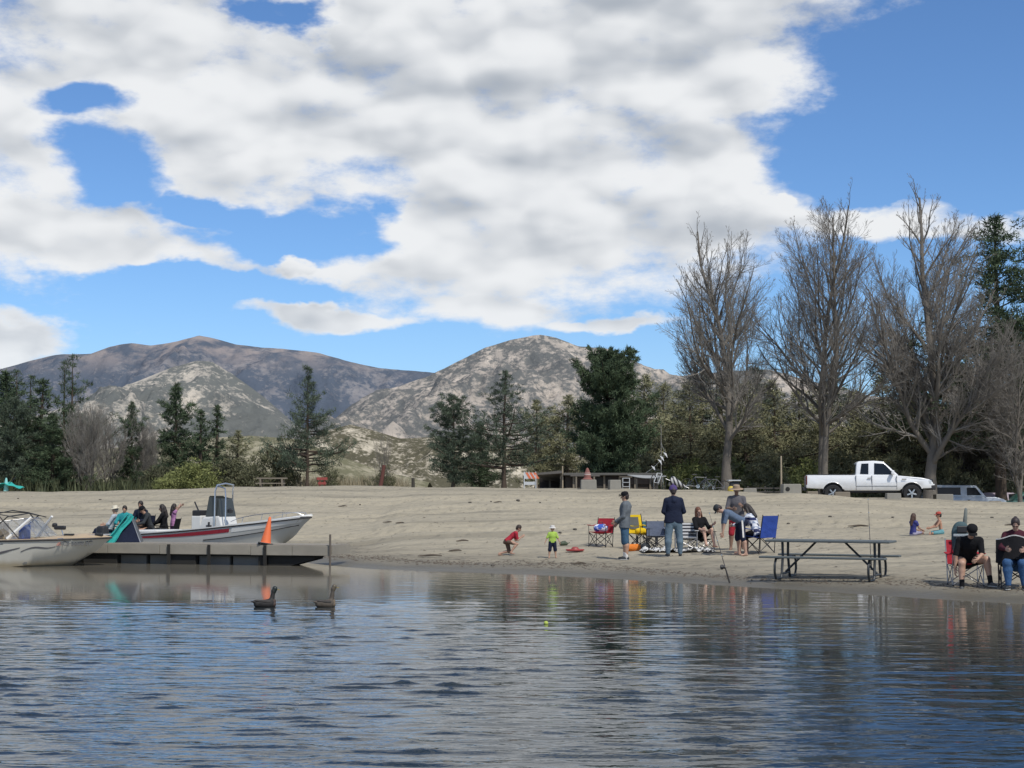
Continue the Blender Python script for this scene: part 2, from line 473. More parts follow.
for (ax, bx, ay, by) in ((-BIGW, x0, -300, 70), (x1, BIGW, -300, 70), (x0, x1, -300, y0), (x0, x1, y1, 70)):
    vs.append(np.array([[ax, ay, 0], [bx, ay, 0], [bx, by, 0], [ax, by, 0]])); ls.append(np.array([[off, off+1, off+2, off+3]])); at_.append(np.full(4, .3)); sh_.append(np.zeros(4)); off += 4
np_mesh('water', np.concatenate(vs), np.concatenate(ls), 4, WATER, smooth=True, attr={'rough': np.concatenate(at_), 'shallow': np.concatenate(sh_)}, kind='structure')
# ================================================================ mountains
def rockmat(name, rockc, shrubc, haze, hz_, cover, sc, tops=None):
    m, n, b = newmat(name)
    p = n.coord('Position'); x_, y_, z_ = n.sep(p)
    pm = n.map(p, (1, .5, 1.3))
    bo = n.noise(pm, sc, 8, .74); pa = n.noise(pm, sc*.13, 5, .6); v_ = n.voro(pm, sc*1.6, out='Distance')
    nz = V(n.nt, n.new('ShaderNodeNewGeometry').outputs['Normal'])
    f = (bo*.80 + pa*.78 - v_*.10)
    f = f.step(cover-.09, cover+.09)
    c = n.mix(f, shrubc, rockc)
    c = n.mix(n.noise(pm, sc*.5, 4, .6).step(.4, .65)*.35, c, [q*.6 for q in shrubc])
    if tops: c = n.mix(z_.step(tops[0], tops[1])*n.noise(pm, sc*.3, 5, .6).step(.38, .62)*.8, c, tops[2])
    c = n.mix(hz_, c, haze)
    n.link(c, b.inputs['Base Color']); b.inputs['Roughness'].default_value = 1.; b.inputs['Specular IOR Level'].default_value = 0.
    n.link(n.bump(bo, 1., .5/sc), b.inputs['Normal'])
    b.inputs['Emission Color'].default_value = (.30, .42, .62, 1); b.inputs['Emission Strength'].default_value = hz_*.16  # distance haze painted in: tinted base colour plus a faint blue glow
    return m
def mountain(name, pts, Dr, Df, mat, amp, fx, nu=560, nv=220, pw=1.25, base=-5, back=.35, seed=0, spur=1.):
    pts = sorted(pts); ux = np.linspace(pts[0][0], pts[-1][0], nu)
    py = np.interp(ux, [q[0] for q in pts], [q[1] for q in pts])
    xr = (ux-512)/F*Dr; zr = np.array([at(a, c, Dr).z for a, c in zip(ux, py)])
    v = np.linspace(0, 1+back, nv)[:, None]
    Yv = Df + (Dr-Df)*v + 0*xr[None]
    Xv = np.broadcast_to(xr[None], Yv.shape)
    prof = np.where(v <= 1, np.clip(v, 0, 1)**pw, 1-(v-1)*1.2)
    sp_ = ridged(Xv*fx+seed, Yv*fx*.45+seed*2, 6)-.55
    env = np.sin(np.clip(v, 0, 1)**1.0*pi)**.85*.9 + .03
    Z = base + (zr[None]-base)*prof + amp*sp_*env*spur*np.clip((zr[None]-base)/(zr.max()-base)+.15, 0, 1) + amp*.13*env*(ridged(Xv*fx*6, Yv*fx*4, 5)-.5)
    Xv = Xv + amp*.25*fbm(Yv*fx*1.5+seed, Xv*fx*1.5, 3)*env
    vv = np.stack([Xv, Yv, Z], -1).reshape(-1, 3)
    i = (np.arange(nv-1)[:, None]*nu+np.arange(nu-1)[None]).ravel()
    return np_mesh(name, vv, np.stack([i, i+1, i+nu+1, i+nu], 1), 4, mat, smooth=True, kind='structure')
mA = rockmat('shade_tinted_chaparral', (.36, .31, .27), (.075, .08, .092), (.16, .21, .29), .33, .80, .040, (290, 400, (.52, .40, .31)))  # chaparral colour painted darker and bluer to stand for cloud shade
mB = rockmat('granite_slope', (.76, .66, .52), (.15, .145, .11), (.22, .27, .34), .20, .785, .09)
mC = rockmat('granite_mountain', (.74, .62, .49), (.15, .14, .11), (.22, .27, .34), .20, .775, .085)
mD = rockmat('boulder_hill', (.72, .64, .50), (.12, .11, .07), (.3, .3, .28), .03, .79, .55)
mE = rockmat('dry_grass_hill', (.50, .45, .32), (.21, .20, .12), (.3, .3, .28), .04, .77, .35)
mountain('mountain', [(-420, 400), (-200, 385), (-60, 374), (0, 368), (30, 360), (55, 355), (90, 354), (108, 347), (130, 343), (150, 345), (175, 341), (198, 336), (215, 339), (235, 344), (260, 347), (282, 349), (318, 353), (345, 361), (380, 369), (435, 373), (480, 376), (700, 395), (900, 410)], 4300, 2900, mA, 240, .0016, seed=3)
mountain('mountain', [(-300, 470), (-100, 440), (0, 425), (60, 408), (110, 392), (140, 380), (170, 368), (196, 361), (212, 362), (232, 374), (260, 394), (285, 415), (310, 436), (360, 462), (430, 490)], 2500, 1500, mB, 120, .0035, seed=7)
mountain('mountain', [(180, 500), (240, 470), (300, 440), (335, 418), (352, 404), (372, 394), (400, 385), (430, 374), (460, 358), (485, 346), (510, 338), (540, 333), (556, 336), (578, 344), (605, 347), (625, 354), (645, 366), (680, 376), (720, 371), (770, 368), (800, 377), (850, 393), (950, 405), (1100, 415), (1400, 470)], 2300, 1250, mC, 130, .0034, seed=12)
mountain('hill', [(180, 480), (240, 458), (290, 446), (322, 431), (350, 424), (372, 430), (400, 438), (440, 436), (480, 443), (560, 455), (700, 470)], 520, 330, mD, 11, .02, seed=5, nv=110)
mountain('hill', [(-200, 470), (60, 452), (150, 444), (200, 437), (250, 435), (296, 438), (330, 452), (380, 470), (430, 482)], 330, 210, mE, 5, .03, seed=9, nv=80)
# pale dry reeds and grass on the flat behind the crest
def blades(name, n_, area, hgt, wid, mat, label, cat=None, kind='stuff', seed=1, lean=.3):
    r = np.random.default_rng(seed)
    x0, x1, y0, y1 = area; x = r.uniform(x0, x1, n_); y = r.uniform(y0, y1, n_); z = ht(x, y)
    h = hgt*(.5+r.random(n_)*.8); a = r.uniform(0, 2*pi, n_); w = wid*(.6+.8*r.random(n_))
    dx, dy = np.cos(a)*w, np.sin(a)*w; lx, ly = r.normal(0, lean, n_)*h, r.normal(0, lean, n_)*h
    p0 = np.stack([x-dx, y-dy, z-.05], 1); p1 = np.stack([x+dx, y+dy, z-.05], 1); p2 = np.stack([x+lx, y+ly, z+h], 1)
    v = np.stack([p0, p1, p2], 1).reshape(-1, 3); t = np.repeat(r.random(n_), 3)
    return np_mesh(name, v, np.arange(len(v)).reshape(-1, 3), 3, mat, attr={'tint': t}, label=label, category=cat, kind=kind) if False else np_mesh(name, v, np.arange(len(v)).reshape(-1, 3), 3, mat, attr={'tint': t}, label=label, cat=cat, kind=kind)
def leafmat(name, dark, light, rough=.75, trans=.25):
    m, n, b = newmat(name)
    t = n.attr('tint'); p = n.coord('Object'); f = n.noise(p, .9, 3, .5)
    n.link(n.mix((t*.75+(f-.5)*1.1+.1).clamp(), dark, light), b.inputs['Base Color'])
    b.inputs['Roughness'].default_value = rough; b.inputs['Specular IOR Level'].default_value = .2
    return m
blades('grass', 5000, (-17, -6.5, 84, 104), .75, .03, leafmat('dry_grass', (.20, .17, .10), (.36, .32, .23)), 'pale dry grass and reeds growing beyond the crest of the beach', 'grass', seed=2)
blades('grass', 9000, (6, 34, 84, 97), .5, .04, leafmat('undergrowth', (.07, .08, .035), (.18, .18, .08)), 'low olive undergrowth among the pine trunks behind the parking strip', 'grass', seed=3)
blades('grass', 9000, (-42, -16, 82, 95), .8, .05, leafmat('undergrowth_dark', (.035, .045, .025), (.11, .12, .06)), 'dark low undergrowth beneath the conifers on the left', 'grass', seed=4)
# ================================================================ trees
BARK = M('pine_bark', (.085, .066, .052), .95, var=.35, scale=3, bump=.8, bdist=.05, spec=.1)
BARKG = M('grey_bark', (.17, .152, .13), .95, var=.3, scale=3, bump=.8, bdist=.05, spec=.1)
TWIG = M('grey_twigs', (.235, .218, .195), .95, var=.3, scale=1.2, spec=.1)
TWIGP = M('pale_twigs', (.24, .225, .20), .95, var=.3, scale=1.2, spec=.1)
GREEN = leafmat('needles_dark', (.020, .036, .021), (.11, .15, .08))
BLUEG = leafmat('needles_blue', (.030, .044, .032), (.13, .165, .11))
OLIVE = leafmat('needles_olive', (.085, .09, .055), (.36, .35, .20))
SHRUB = leafmat('leaves_yellow_green', (.075, .09, .03), (.30, .32, .12))
GREYL = leafmat('leaves_grey_olive', (.04, .045, .025), (.16, .16, .09))
class TubeSet:
    def __init__(s): s.P = []; s.N = {}
    def add(s, pts, rad, n): s.N.setdefault(n, []).append((pts, rad))
    def mesh(s, name, mat, parent, **kw):
        vs = []; fs = []; off = 0
        for n_, L in s.N.items():
            ang = np.arange(n_)*2*pi/n_; bym = {}
            for pts, rad in L:
                pts = np.asarray(pts, float)
                if pts.ndim == 2: pts = pts[None]; rad = np.asarray(rad, float)[None]
                bym.setdefault(pts.shape[1], []).append((pts, rad))
            for m_, LL in bym.items():
                pts = np.concatenate([q[0] for q in LL]); rad = np.concatenate([q[1] for q in LL]); B = len(pts)
                d = np.gradient(pts, axis=1); d /= np.linalg.norm(d, axis=2, keepdims=True)+1e-9
                ref = np.where(np.abs(d[..., 2:3]) > .9, np.array([1., 0, 0]), np.array([0, 0, 1.]))
                a = np.cross(d, ref); a /= np.linalg.norm(a, axis=2, keepdims=True)+1e-9; b_ = np.cross(d, a)
                ring = pts[:, :, None] + (a[:, :, None]*np.cos(ang)[None, None, :, None] + b_[:, :, None]*np.sin(ang)[None, None, :, None])*rad[:, :, None, None]
                vs.append(ring.reshape(-1, 3))
                o_ = (np.arange(B)*m_*n_)[:, None, None]; i = (np.arange(m_-1)*n_)[None, :, None]; k = np.arange(n_)[None, None]; k2 = (k+1) % n_
                fs.append(np.stack([o_+i+k, o_+i+k2, o_+i+n_+k2, o_+i+n_+k], -1).reshape(-1, 4)+off); off += B*m_*n_
        return np_mesh(name, np.concatenate(vs), np.concatenate(fs), 4, mat, parent, smooth=True, **kw)
def nrm(v): return v/(np.linalg.norm(v, axis=-1, keepdims=True)+1e-9)
def cx(a, b): return np.array([a[1]*b[2]-a[2]*b[1], a[2]*b[0]-a[0]*b[2], a[0]*b[1]-a[1]*b[0]])
def twig_level(r, q, d, L, rad, m_, up):
    """all twigs of one level at once: bent polylines"""
    B = len(q); pts = [q]; dd = d
    for i in range(m_-1):
        dd = nrm(dd + r.normal(0, .12, (B, 3)) + np.array([0, 0, up*.13])); pts.append(pts[-1]+dd*(L/(m_-1))[:, None])
    s_ = np.linspace(0, 1, m_)
    end = np.maximum(rad*.45, .004)
    return np.stack(pts, 1), rad[:, None]+(end-rad)[:, None]*s_[None]
def twig_children(r, pts, rad, L, nch, k1=.5):
    B, m_, _ = pts.shape; t = np.tile((np.arange(nch)+.6)/nch*.84+.12, (B, 1))+r.uniform(-.05, .05, (B, nch)); t = np.clip(t, .05, .98)
    f = t*(m_-1); i = np.minimum(f.astype(int), m_-2); w = (f-i)[..., None]; bi = np.arange(B)[:, None]
    q = pts[bi, i]*(1-w)+pts[bi, i+1]*w; loc = nrm(pts[bi, i+1]-pts[bi, i])
    side = r.normal(0, 1, q.shape); side = nrm(side-loc*(side*loc).sum(-1, keepdims=True))
    ang = np.radians(r.uniform(22, 50, (B, nch)))[..., None]
    d = loc*np.cos(ang)+side*np.sin(ang); LL = L[:, None]*k1*(1.15-t*.85)*(.6+.6*r.random((B, nch)))
    rr = np.maximum(rad[bi, i]*.6, .006)
    return q.reshape(-1, 3), d.reshape(-1, 3), LL.ravel(), rr.ravel()
def tufts(centers, rad, per, ln, wd, r, up=.35, out=None):
    per = int(per*1.25)
    """needle sprays: thin triangles fanning from points near each centre"""
    c = np.repeat(np.asarray(centers), per, 0); N = len(c)
    rr = np.repeat(np.asarray(rad), per)
    off = r.normal(0, 1, (N, 3)); off /= np.linalg.norm(off, axis=1, keepdims=True); off *= (r.random((N, 1))**.5)*rr[:, None]; off[:, 2] *= .55
    d = r.normal(0, 1, (N, 3)) + off/(rr[:, None]+.01)*.9; d[:, 2] += up
    if out is not None: d += np.repeat(out, per, 0)*.8
    d /= np.linalg.norm(d, axis=1, keepdims=True)
    w = np.cross(d, r.normal(0, 1, (N, 3))); w /= np.linalg.norm(w, axis=1, keepdims=True)+1e-9
    L = ln*(.6+.8*r.random((N, 1))); w *= wd*(.6+.8*r.random((N, 1)))
    p = c+off
    v = np.stack([p-w, p+w, p+d*L], 1).reshape(-1, 3)
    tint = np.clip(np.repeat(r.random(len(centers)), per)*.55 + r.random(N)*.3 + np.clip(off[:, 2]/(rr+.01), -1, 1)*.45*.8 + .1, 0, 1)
    return v, np.repeat(tint, 3)
def conifer(seed, H, Rd, bare=.1, prof='cone', nb=90, mat=GREEN, per=26, bark=BARK, trunk_r=.22, crad=.34, droop=.1, forks=1, ln=.30, wd=.035, gap=0., spacing=.42):
    """returns list of (name, object) prototypes: trunk (with limbs) and crown"""
    r = np.random.default_rng(seed); ts = TubeSet(); C_ = []; Rr = []; O_ = []
    for fk in range(forks):
        fx = (fk-(forks-1)/2)*(Rd*.55); hh = H*(1-.05*fk*r.random())
        zz = np.linspace(0, hh, 14); bx = np.cumsum(r.normal(0, .035*hh/14, 14))+fx*np.clip(zz/hh*4, 0, 1); by = np.cumsum(r.normal(0, .035*hh/14, 14)); bx[0] = by[0] = 0
        tr = trunk_r*(1-zz/hh)**.8+.02; tr[0] *= 1.35
        ts.add(np.stack([bx, by, zz], 1), tr, 9)
        for k in range(nb//forks):
            if k == 0: Rd_ = Rd*1.45
            t = bare+(1-bare)*((k+.5*r.random())/(nb/forks)); z = t*hh
            q = (t-bare)/(1-bare)
            if prof == 'cone': w = (1-q)**.75*(.35+.65*min(1, q*6+.3))
            elif prof == 'oval': w = sin(pi*min(1, max(0, q*.88+.10)))**.65
            elif prof == 'column': w = (1-q**3)*(.75+.25*min(1, q*5))
            else: w = 1.45*(1-q)**.55*(.55+.45*sin(pi*min(1, q*1.3+.15)))
            lob = 1+.30*sin(k*.53+seed)+.2*sin(k*.21+seed*2)
            L = Rd_*w*(.62+.5*r.random())*max(.55, lob)
            if r.random() < gap: L *= .35
            a = k*2.4+r.normal(0, .5); L = max(L, .25)
            up0 = .35 if q > .6 else (.12-droop)
            m_ = 6; s_ = np.linspace(0, 1, m_)
            x0 = np.interp(z, zz, bx); y0 = np.interp(z, zz, by)
            px = x0+cos(a)*L*s_; py = y0+sin(a)*L*s_; pz = z+L*(up0*s_ - droop*s_**2*1.2 + .28*s_**3)+r.normal(0, .03, m_)*L*.3
            ts.add(np.stack([px, py, pz], 1), .055*(1-q*.6)*(1-s_*.8)*max(.4, L/2.5), 4)
            n_ = max(1, int(L/spacing))
            for j in range(n_):
                f = .28+.76*(j+r.random()*.7)/n_
                if f > 1.05: f = 1.05
                cx = np.interp(f, s_, px); cy = np.interp(f, s_, py); cz = np.interp(f, s_, pz)
                side = r.normal(0, .30*L*(f)*.6)
                C_.append((cx-sin(a)*side, cy+cos(a)*side, cz+r.normal(0, .08))); Rr.append(1.35*crad*(.6+.6*r.random())*(1-.35*q)); O_.append((cos(a), sin(a), .1))
        C_.append((bx[-1], by[-1], hh)); Rr.append(crad*.5); O_.append((0, 0, 1))
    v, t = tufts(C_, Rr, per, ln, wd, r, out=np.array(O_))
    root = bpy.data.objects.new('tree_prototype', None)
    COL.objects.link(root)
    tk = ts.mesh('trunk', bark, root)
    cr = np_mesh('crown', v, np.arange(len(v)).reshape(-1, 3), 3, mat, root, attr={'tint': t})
    return root, H
def bare_tree(seed, H, spread, twig_mat=TWIG, bark=BARKG, trunk_r=.3, stems=1, first=.16, density=1., lean=(0, 0), levels=4, upright=.5):
    r = np.random.default_rng(seed); big = TubeSet(); fine = TubeSet(); cnt = [0]; TW = []
    def branch(p, d, L, rad, lv, tip_r=.004):
        m_ = 9 if lv < 2 else (6 if lv == 2 else 4)
        pts = [p]; dd = d.copy(); st = L/(m_-1)
        for i in range(m_-1):
            dd = dd + r.normal(0, .10+.02*lv, 3) + np.array([0, 0, upright*.13*(1 if lv else .3)])
            dd /= np.linalg.norm(dd); pts.append(pts[-1]+dd*st)
        pts = np.array(pts); s_ = np.linspace(0, 1, m_)
        end = max(rad*(.16 if lv < 3 else .45), .0045)
        rr = rad+(end-rad)*s_**.9
        if lv == 0: rr[0] *= 1.45
        (big if lv <= 1 else fine).add(pts, rr, 10 if lv == 0 else (6 if lv == 1 else (4 if lv == 2 else 3)))
        cnt[0] += 1
        if lv >= levels: return
        LV3 = lv == 2
        nch = int(30*density) if lv == 0 else max(2, int(L/(.42 if lv == 1 else .25)*density*(.85+.3*r.random())))
        for k in range(nch):
            t = first+(1-first)*((k+r.random()*.8)/nch)**1.15 if lv == 0 else .12+.86*((k+r.random()*.8)/nch)
            q = np.array([np.interp(t, s_, pts[:, c]) for c in range(3)])
            i_ = min(int(t*(m_-1)), m_-2); loc = pts[i_+1]-pts[i_]; loc = loc/np.linalg.norm(loc)
            a = k*2.4+r.normal(0, .6) if lv == 0 else r.uniform(0, 2*pi)
            u = cx(loc, (0.03, 0, 1.)); u /= sqrt(u@u); w_ = cx(loc, u)
            side = u*cos(a)+w_*sin(a)
            ang = R((58-26*t+r.uniform(-8, 8)) if lv == 0 else r.uniform(20, 48))
            nd = loc*cos(ang)+side*sin(ang)
            if lv == 0:
                # limb long enough to reach the crown outline (an upright ellipsoid)
                gu = nd+np.array([0, 0, .55]); gu /= np.linalg.norm(gu)
                ax = np.array([spread, spread, H*.42]); o_ = (q-np.array([0, 0, H*.585]))/ax; g_ = gu/ax
                A_ = g_@g_; B_ = o_@g_; C0 = o_@o_-1; disc = B_*B_-A_*C0
                cl = (-B_+sqrt(disc))/A_ if disc > 0 else spread*.7
                cl = min(max(cl, H*.10), H*.75)*(.8+.28*r.random())
            else: cl = L*min((.66 if lv == 1 else .5)*(1-t)+.10, .42)*(.6+.6*r.random())
            if lv == 0: rk = min(np.interp(t, s_, rr)*.6, .017*cl+.02)
            else: rk = max(np.interp(t, s_, rr)*.55, .006)
            if LV3: TW.append((q, nd, cl, rk))
            else: branch(q, nd, cl, rk*(.8+.3*r.random()), lv+1)
    for s__ in range(stems):
        a = s__*2*pi/stems+.3
        d = np.array([lean[0]+(.16*cos(a) if stems > 1 else 0), lean[1]+(.1*sin(a) if stems > 1 else 0), 1.]); d /= np.linalg.norm(d)
        branch(np.array([.25*cos(a)*(stems > 1), .25*sin(a)*(stems > 1), -.1]), d, H*(1-.06*s__), trunk_r*(1-.12*s__), 0)
    q, d, L, rk = (np.array([w_[i] for w_ in TW]) for i in range(4))
    pts, rad = twig_level(r, q, d, L, rk, 5, upright); fine.add(pts, rad, 3)
    if levels > 3:
        pts, rad = twig_level(r, *twig_children(r, pts, rad, L, 4, .85), 4, upright); fine.add(pts, rad, 3)
    root = bpy.data.objects.new('tree_prototype', None); COL.objects.link(root)
    print('twigs', seed, len(TW), cnt)
    big.mesh('trunk', bark, root); fine.mesh('crown', twig_mat, root)
    return root, H
def shrub(seed, Rx, H, mat, per=22, n_=150, ln=.16, wd=.035, wood=BARK):
    r = np.random.default_rng(seed); ts = TubeSet(); C_ = []
    for k in range(n_):
        a = r.uniform(0, 2*pi); q = r.random()**.5; el_ = r.random()
        rad = q*Rx*(.8+.3*sin(a*3+seed)+.15*sin(a*7))
        z = H*(.12+.88*el_*sqrt(max(.05, 1-(q*.9)**2)))*(.85+.2*sin(a*2+seed))
        C_.append((cos(a)*rad, sin(a)*rad, z))
        if k % 8 == 0: ts.add(np.array([(cos(a)*rad*.12, sin(a)*rad*.12, 0), (cos(a)*rad*.45, sin(a)*rad*.45, z*.6), (cos(a)*rad, sin(a)*rad, z)]), np.array([.03, .02, .006]), 4)
    v, t = tufts(C_, np.full(len(C_), min(Rx, H)*.17), per, ln, wd, r)
    root = bpy.data.objects.new('shrub_prototype', None); COL.objects.link(root)
    ts.mesh('stem', wood, root); np_mesh('foliage', v, np.arange(len(v)).reshape(-1, 3), 3, mat, root, attr={'tint': t})
    return root, H
_used = {}
def place(proto, name, label, cat, px, ytop, Y, group=None, rz=0., wid=1., dz=-.1):
    root, H = proto
    base = gy(px, Y, dz); h = at(px, ytop, Y).z-base.z; s = h/H
    if id(root) in _used: o = copy_tree(root)
    else: o = root; _used[id(root)] = 1
    o.name = name; o.location = base; o.rotation_euler = (0, 0, rz); o.scale = (s*wid, s*wid, s)
    o['label'] = label; o['category'] = cat
    if group: o['group'] = group
    return o
# prototypes (heights in metres; placed at the height the photo shows)
pA = conifer(1, 11, 2.9, .18, 'pond', 80, BLUEG, 26, gap=.18, droop=.05, crad=.42, spacing=.5)
pB = conifer(2, 9, 2.3, .05, 'cone', 110, GREEN, 30, crad=.36)
pC = conifer(3, 12, 2.9, .22, 'pond', 70, GREEN, 30, gap=.15, crad=.5, forks=2, spacing=.5)
pD = conifer(4, 8, 1.9, .08, 'cone', 70, GREEN, 24, gap=.2, crad=.32)
pE = conifer(5, 10, 2.5, .08, 'oval', 110, BLUEG, 34, crad=.42)
pF = conifer(6, 11, 2.9, .06, 'oval', 210, GREEN, 50, crad=.50, spacing=.36, wd=.045)
pG = conifer(7, 8, 1.35, .08, 'column', 80, OLIVE, 24, gap=.1, crad=.36)
pH = conifer(8, 9, 2.5, .10, 'pond', 84, OLIVE, 26, gap=.08, crad=.55, spacing=.55, trunk_r=.14)
pI = conifer(9, 9, 2.3, .12, 'pond', 80, OLIVE, 26, gap=.1, crad=.5, spacing=.55, trunk_r=.13)
pJ = conifer(10, 16, 3.8, .24, 'pond', 130, GREEN, 40, gap=.15, crad=.6, spacing=.6, trunk_r=.34)
pK = conifer(12, 10, 2.5, .16, 'pond', 80, BLUEG, 28, gap=.15, crad=.48, spacing=.5, trunk_r=.2)
g1 = 'conifers in the dark stand on the left'
place(pB, 'pine_tree', 'dark conifer at the far left edge above the teal canopy', 'tree', 4, 374, 92, g1, 0, 1.3)
place(pC, 'pine_tree', 'dark conifer with ragged top just right of the left edge', 'tree', 22, 372, 88, g1, .8, .8)
place(pD, 'pine_tree', 'shorter dark conifer in front of the tallest left pine', 'tree', 40, 381, 86, g1, 1.1, 1.1)
place(pC, 'pine_tree', 'tallest pine of the left stand with two leading tops', 'tree', 66, 357, 89, g1, 2.6, .66)
place(pB, 'pine_tree', 'low dark conifer filling the gap beneath the tallest left pine', 'tree', 52, 415, 84, g1, 3., 1.2)
place(pE, 'pine_tree', 'broad dark conifer crown behind the teal canopy', 'tree', 12, 400, 85, g1, 2., .8)
place(pB, 'pine_tree', 'thin grey-green conifer right of the bare grey willow', 'tree', 131, 404, 88, g1, 1., .8)
place(pB, 'pine_tree', 'small pointed spruce standing over the yellow-green willow shrub', 'tree', 175, 386, 92, g1, 2., .95)
place(pD, 'pine_tree', 'slim conifer, left one of the pair right of the pointed spruce', 'tree', 200, 412, 90, g1, .3, 1.)
place(pD, 'pine_tree', 'slim conifer, right and taller one of the pair behind the shrubs', 'tree', 216, 407, 91, g1, 2.2, 1.05)
place(pG, 'pine_tree', 'low olive conifer right of the slim pair', 'tree', 236, 432, 90, g1, 1.2, 1.3)
place(pK, 'pine_tree', 'lone open-branched pine with bare lower trunk before the pale boulders', 'tree', 307, 369, 84, None, .6, .66)
bw = bare_tree(31, 9, 3.0, TWIGP, BARKG, .16, 3, .08, 1.0, upright=1.1)
bw2 = bare_tree(32, 9, 2.5, TWIG, BARKG, .15, 2, .10, 1.0, upright=1.0)
g2 = 'leafless willows on the left'
place(bw, 'bare_tree', 'leafless pale grey willow with dense fine twigs, right of the tall pine', 'tree', 88, 399, 84, g2, .0, .85)
place(bw2, 'bare_tree', 'leafless grey-brown willow beside the paler dense-twigged one', 'tree', 108, 400, 86, g2, 1., .85)
place(bw, 'bare_tree', 'leafless willow between the grey willows and the pointed spruce', 'tree', 146, 418, 88, g2, 2., .6)
s1 = shrub(41, 2.3, 2.4, SHRUB, 40, 190); s2 = shrub(42, 1.6, 2.2, GREYL, 26, 120); s3 = shrub(43, 1.9, 2.6, GREYL, 16, 110)
place(s1, 'willow_shrub', 'round yellow-green willow shrub behind the centre-console boat', 'shrub', 192, 459, 82, None, 0, 1.05)
g3 = 'grey-olive shrubs at the foot of the hills'
place(s2, 'shrub', 'grey-olive shrub directly right of the yellow-green willow shrub', 'shrub', 228, 452, 84, g3, 0, 1.)
place(s3, 'shrub', 'loose grey-olive shrub between the low olive conifer and the lone pine', 'shrub', 252, 450, 83, g3, 1., .9)
place(s2, 'shrub', 'tall olive shrub just left of the lone pine', 'shrub', 278, 434, 85, g3, 2., .62)
place(s3, 'shrub', 'wispy shrub at the right foot of the lone pine', 'shrub', 328, 458, 84, g3, 2., .7)
place(s3, 'shrub', 'dull shrub behind the red leaning post', 'shrub', 384, 462, 84, g3, .5, .75)
place(s2, 'shrub', 'pale shrub left of the yellow-green willow shrub', 'shrub', 163, 458, 84, g3, 1.7, .8)
wisp = bare_tree(33, 4, 1.3, TWIGP, BARKG, .05, 3, .05, .8, upright=1.2, levels=3)
place(wisp, 'sapling', 'thin leafless sapling rising behind the red leaning post', 'tree', 383, 430, 84, None, 0, .6)
g4 = 'conifers behind the middle of the beach'
place(pE, 'pine_tree', 'grey-green conifer alone left of the big one, nearest the dark stump post', 'tree', 453, 397, 80, g4, .5, .80)
place(pA, 'pine_tree', 'tall grey-green conifer with layered limbs left of the striped barricade', 'tree', 504, 372, 80, g4, 1., .95)
place(pG, 'pine_tree', 'narrow olive conifer directly above the striped barricade', 'tree', 537, 402, 86, g4, 0, .95)
place(pG, 'pine_tree', 'narrow olive conifer above the open lean-to roof', 'tree', 566, 397, 86, g4, 2.1, 1.1)
place(pB, 'pine_tree', 'dusky small conifer between the two big grey-green ones', 'tree', 480, 425, 88, g4, 2., 1.1)
place(pG, 'pine_tree', 'low olive conifer between the two narrow ones over the lean-to', 'tree', 552, 418, 90, g4, 1., 1.3)
place(pF, 'pine_tree', 'big dense dark green conifer standing over the shed', 'tree', 609, 354, 79, None, 0, .70)
# right-hand pines
g5 = 'olive pines behind the parking strip'
R5 = [(pI, 645, 378, 92, 'olive pine just right of the big dense dark conifer'), (pH, 664, 386, 95, 'olive pine behind the string of white pennants'),
      (pK, 703, 362, 98, 'dark pine top showing left of the first bare cottonwood trunk'), (pH, 690, 384, 90, 'olive pine above the parked bicycles'),
      (pI, 722, 385, 93, 'olive pine hidden behind the first cottonwood trunk'), (pK, 757, 370, 97, 'dark pine right of the first cottonwood trunk'),
      (pH, 746, 384, 90, 'olive pine above the white-topped table'), (pI, 775, 384, 92, 'olive pine behind the thin wooden pole'),
      (pH, 800, 392, 95, 'olive pine left of the twin-trunked cottonwood'), (pK, 838, 380, 98, 'tall grey-green pine right of the twin trunks'),
      (pI, 826, 385, 91, 'olive pine above the bed of the white truck'), (pH, 858, 392, 93, 'olive pine above the cab of the white truck'),
      (pI, 884, 380, 90, 'olive pine above the hood of the white truck'), (pK, 905, 372, 96, 'tall dark pine left of the thickest cottonwood trunk'),
      (pH, 918, 386, 92, 'olive pine close behind the thickest cottonwood trunk'), (pI, 945, 388, 95, 'olive pine over the rear of the silver covered pickup'),
      (pH, 966, 372, 92, 'olive pine over the cab of the silver covered pickup'), (pI, 990, 392, 96, 'olive pine between the two dark trunks on the right'),
      (pH, 1015, 386, 93, 'olive pine at the right edge behind the tall dark pine'), (pJ, 1002, 220, 84, 'tallest dark pine at the right edge, top above the cottonwood twigs'),
      (pJ, 1040, 240, 88, 'tall dark pine cut by the right edge of the picture')]
for k, (pr, px, yt, Y, lb) in enumerate(R5):
    place(pr, 'pine_tree', lb, 'tree', px, yt, Y, g5, k*1.3, 1.05 if pr is not pJ else .9)
s4 = shrub(44, 2.0, 2.0, SHRUB, 26, 130, ln=.2); s5 = shrub(45, 1.7, 3.2, OLIVE, 34, 190, ln=.2)
g6 = 'young yellow-green pines under the tall ones'
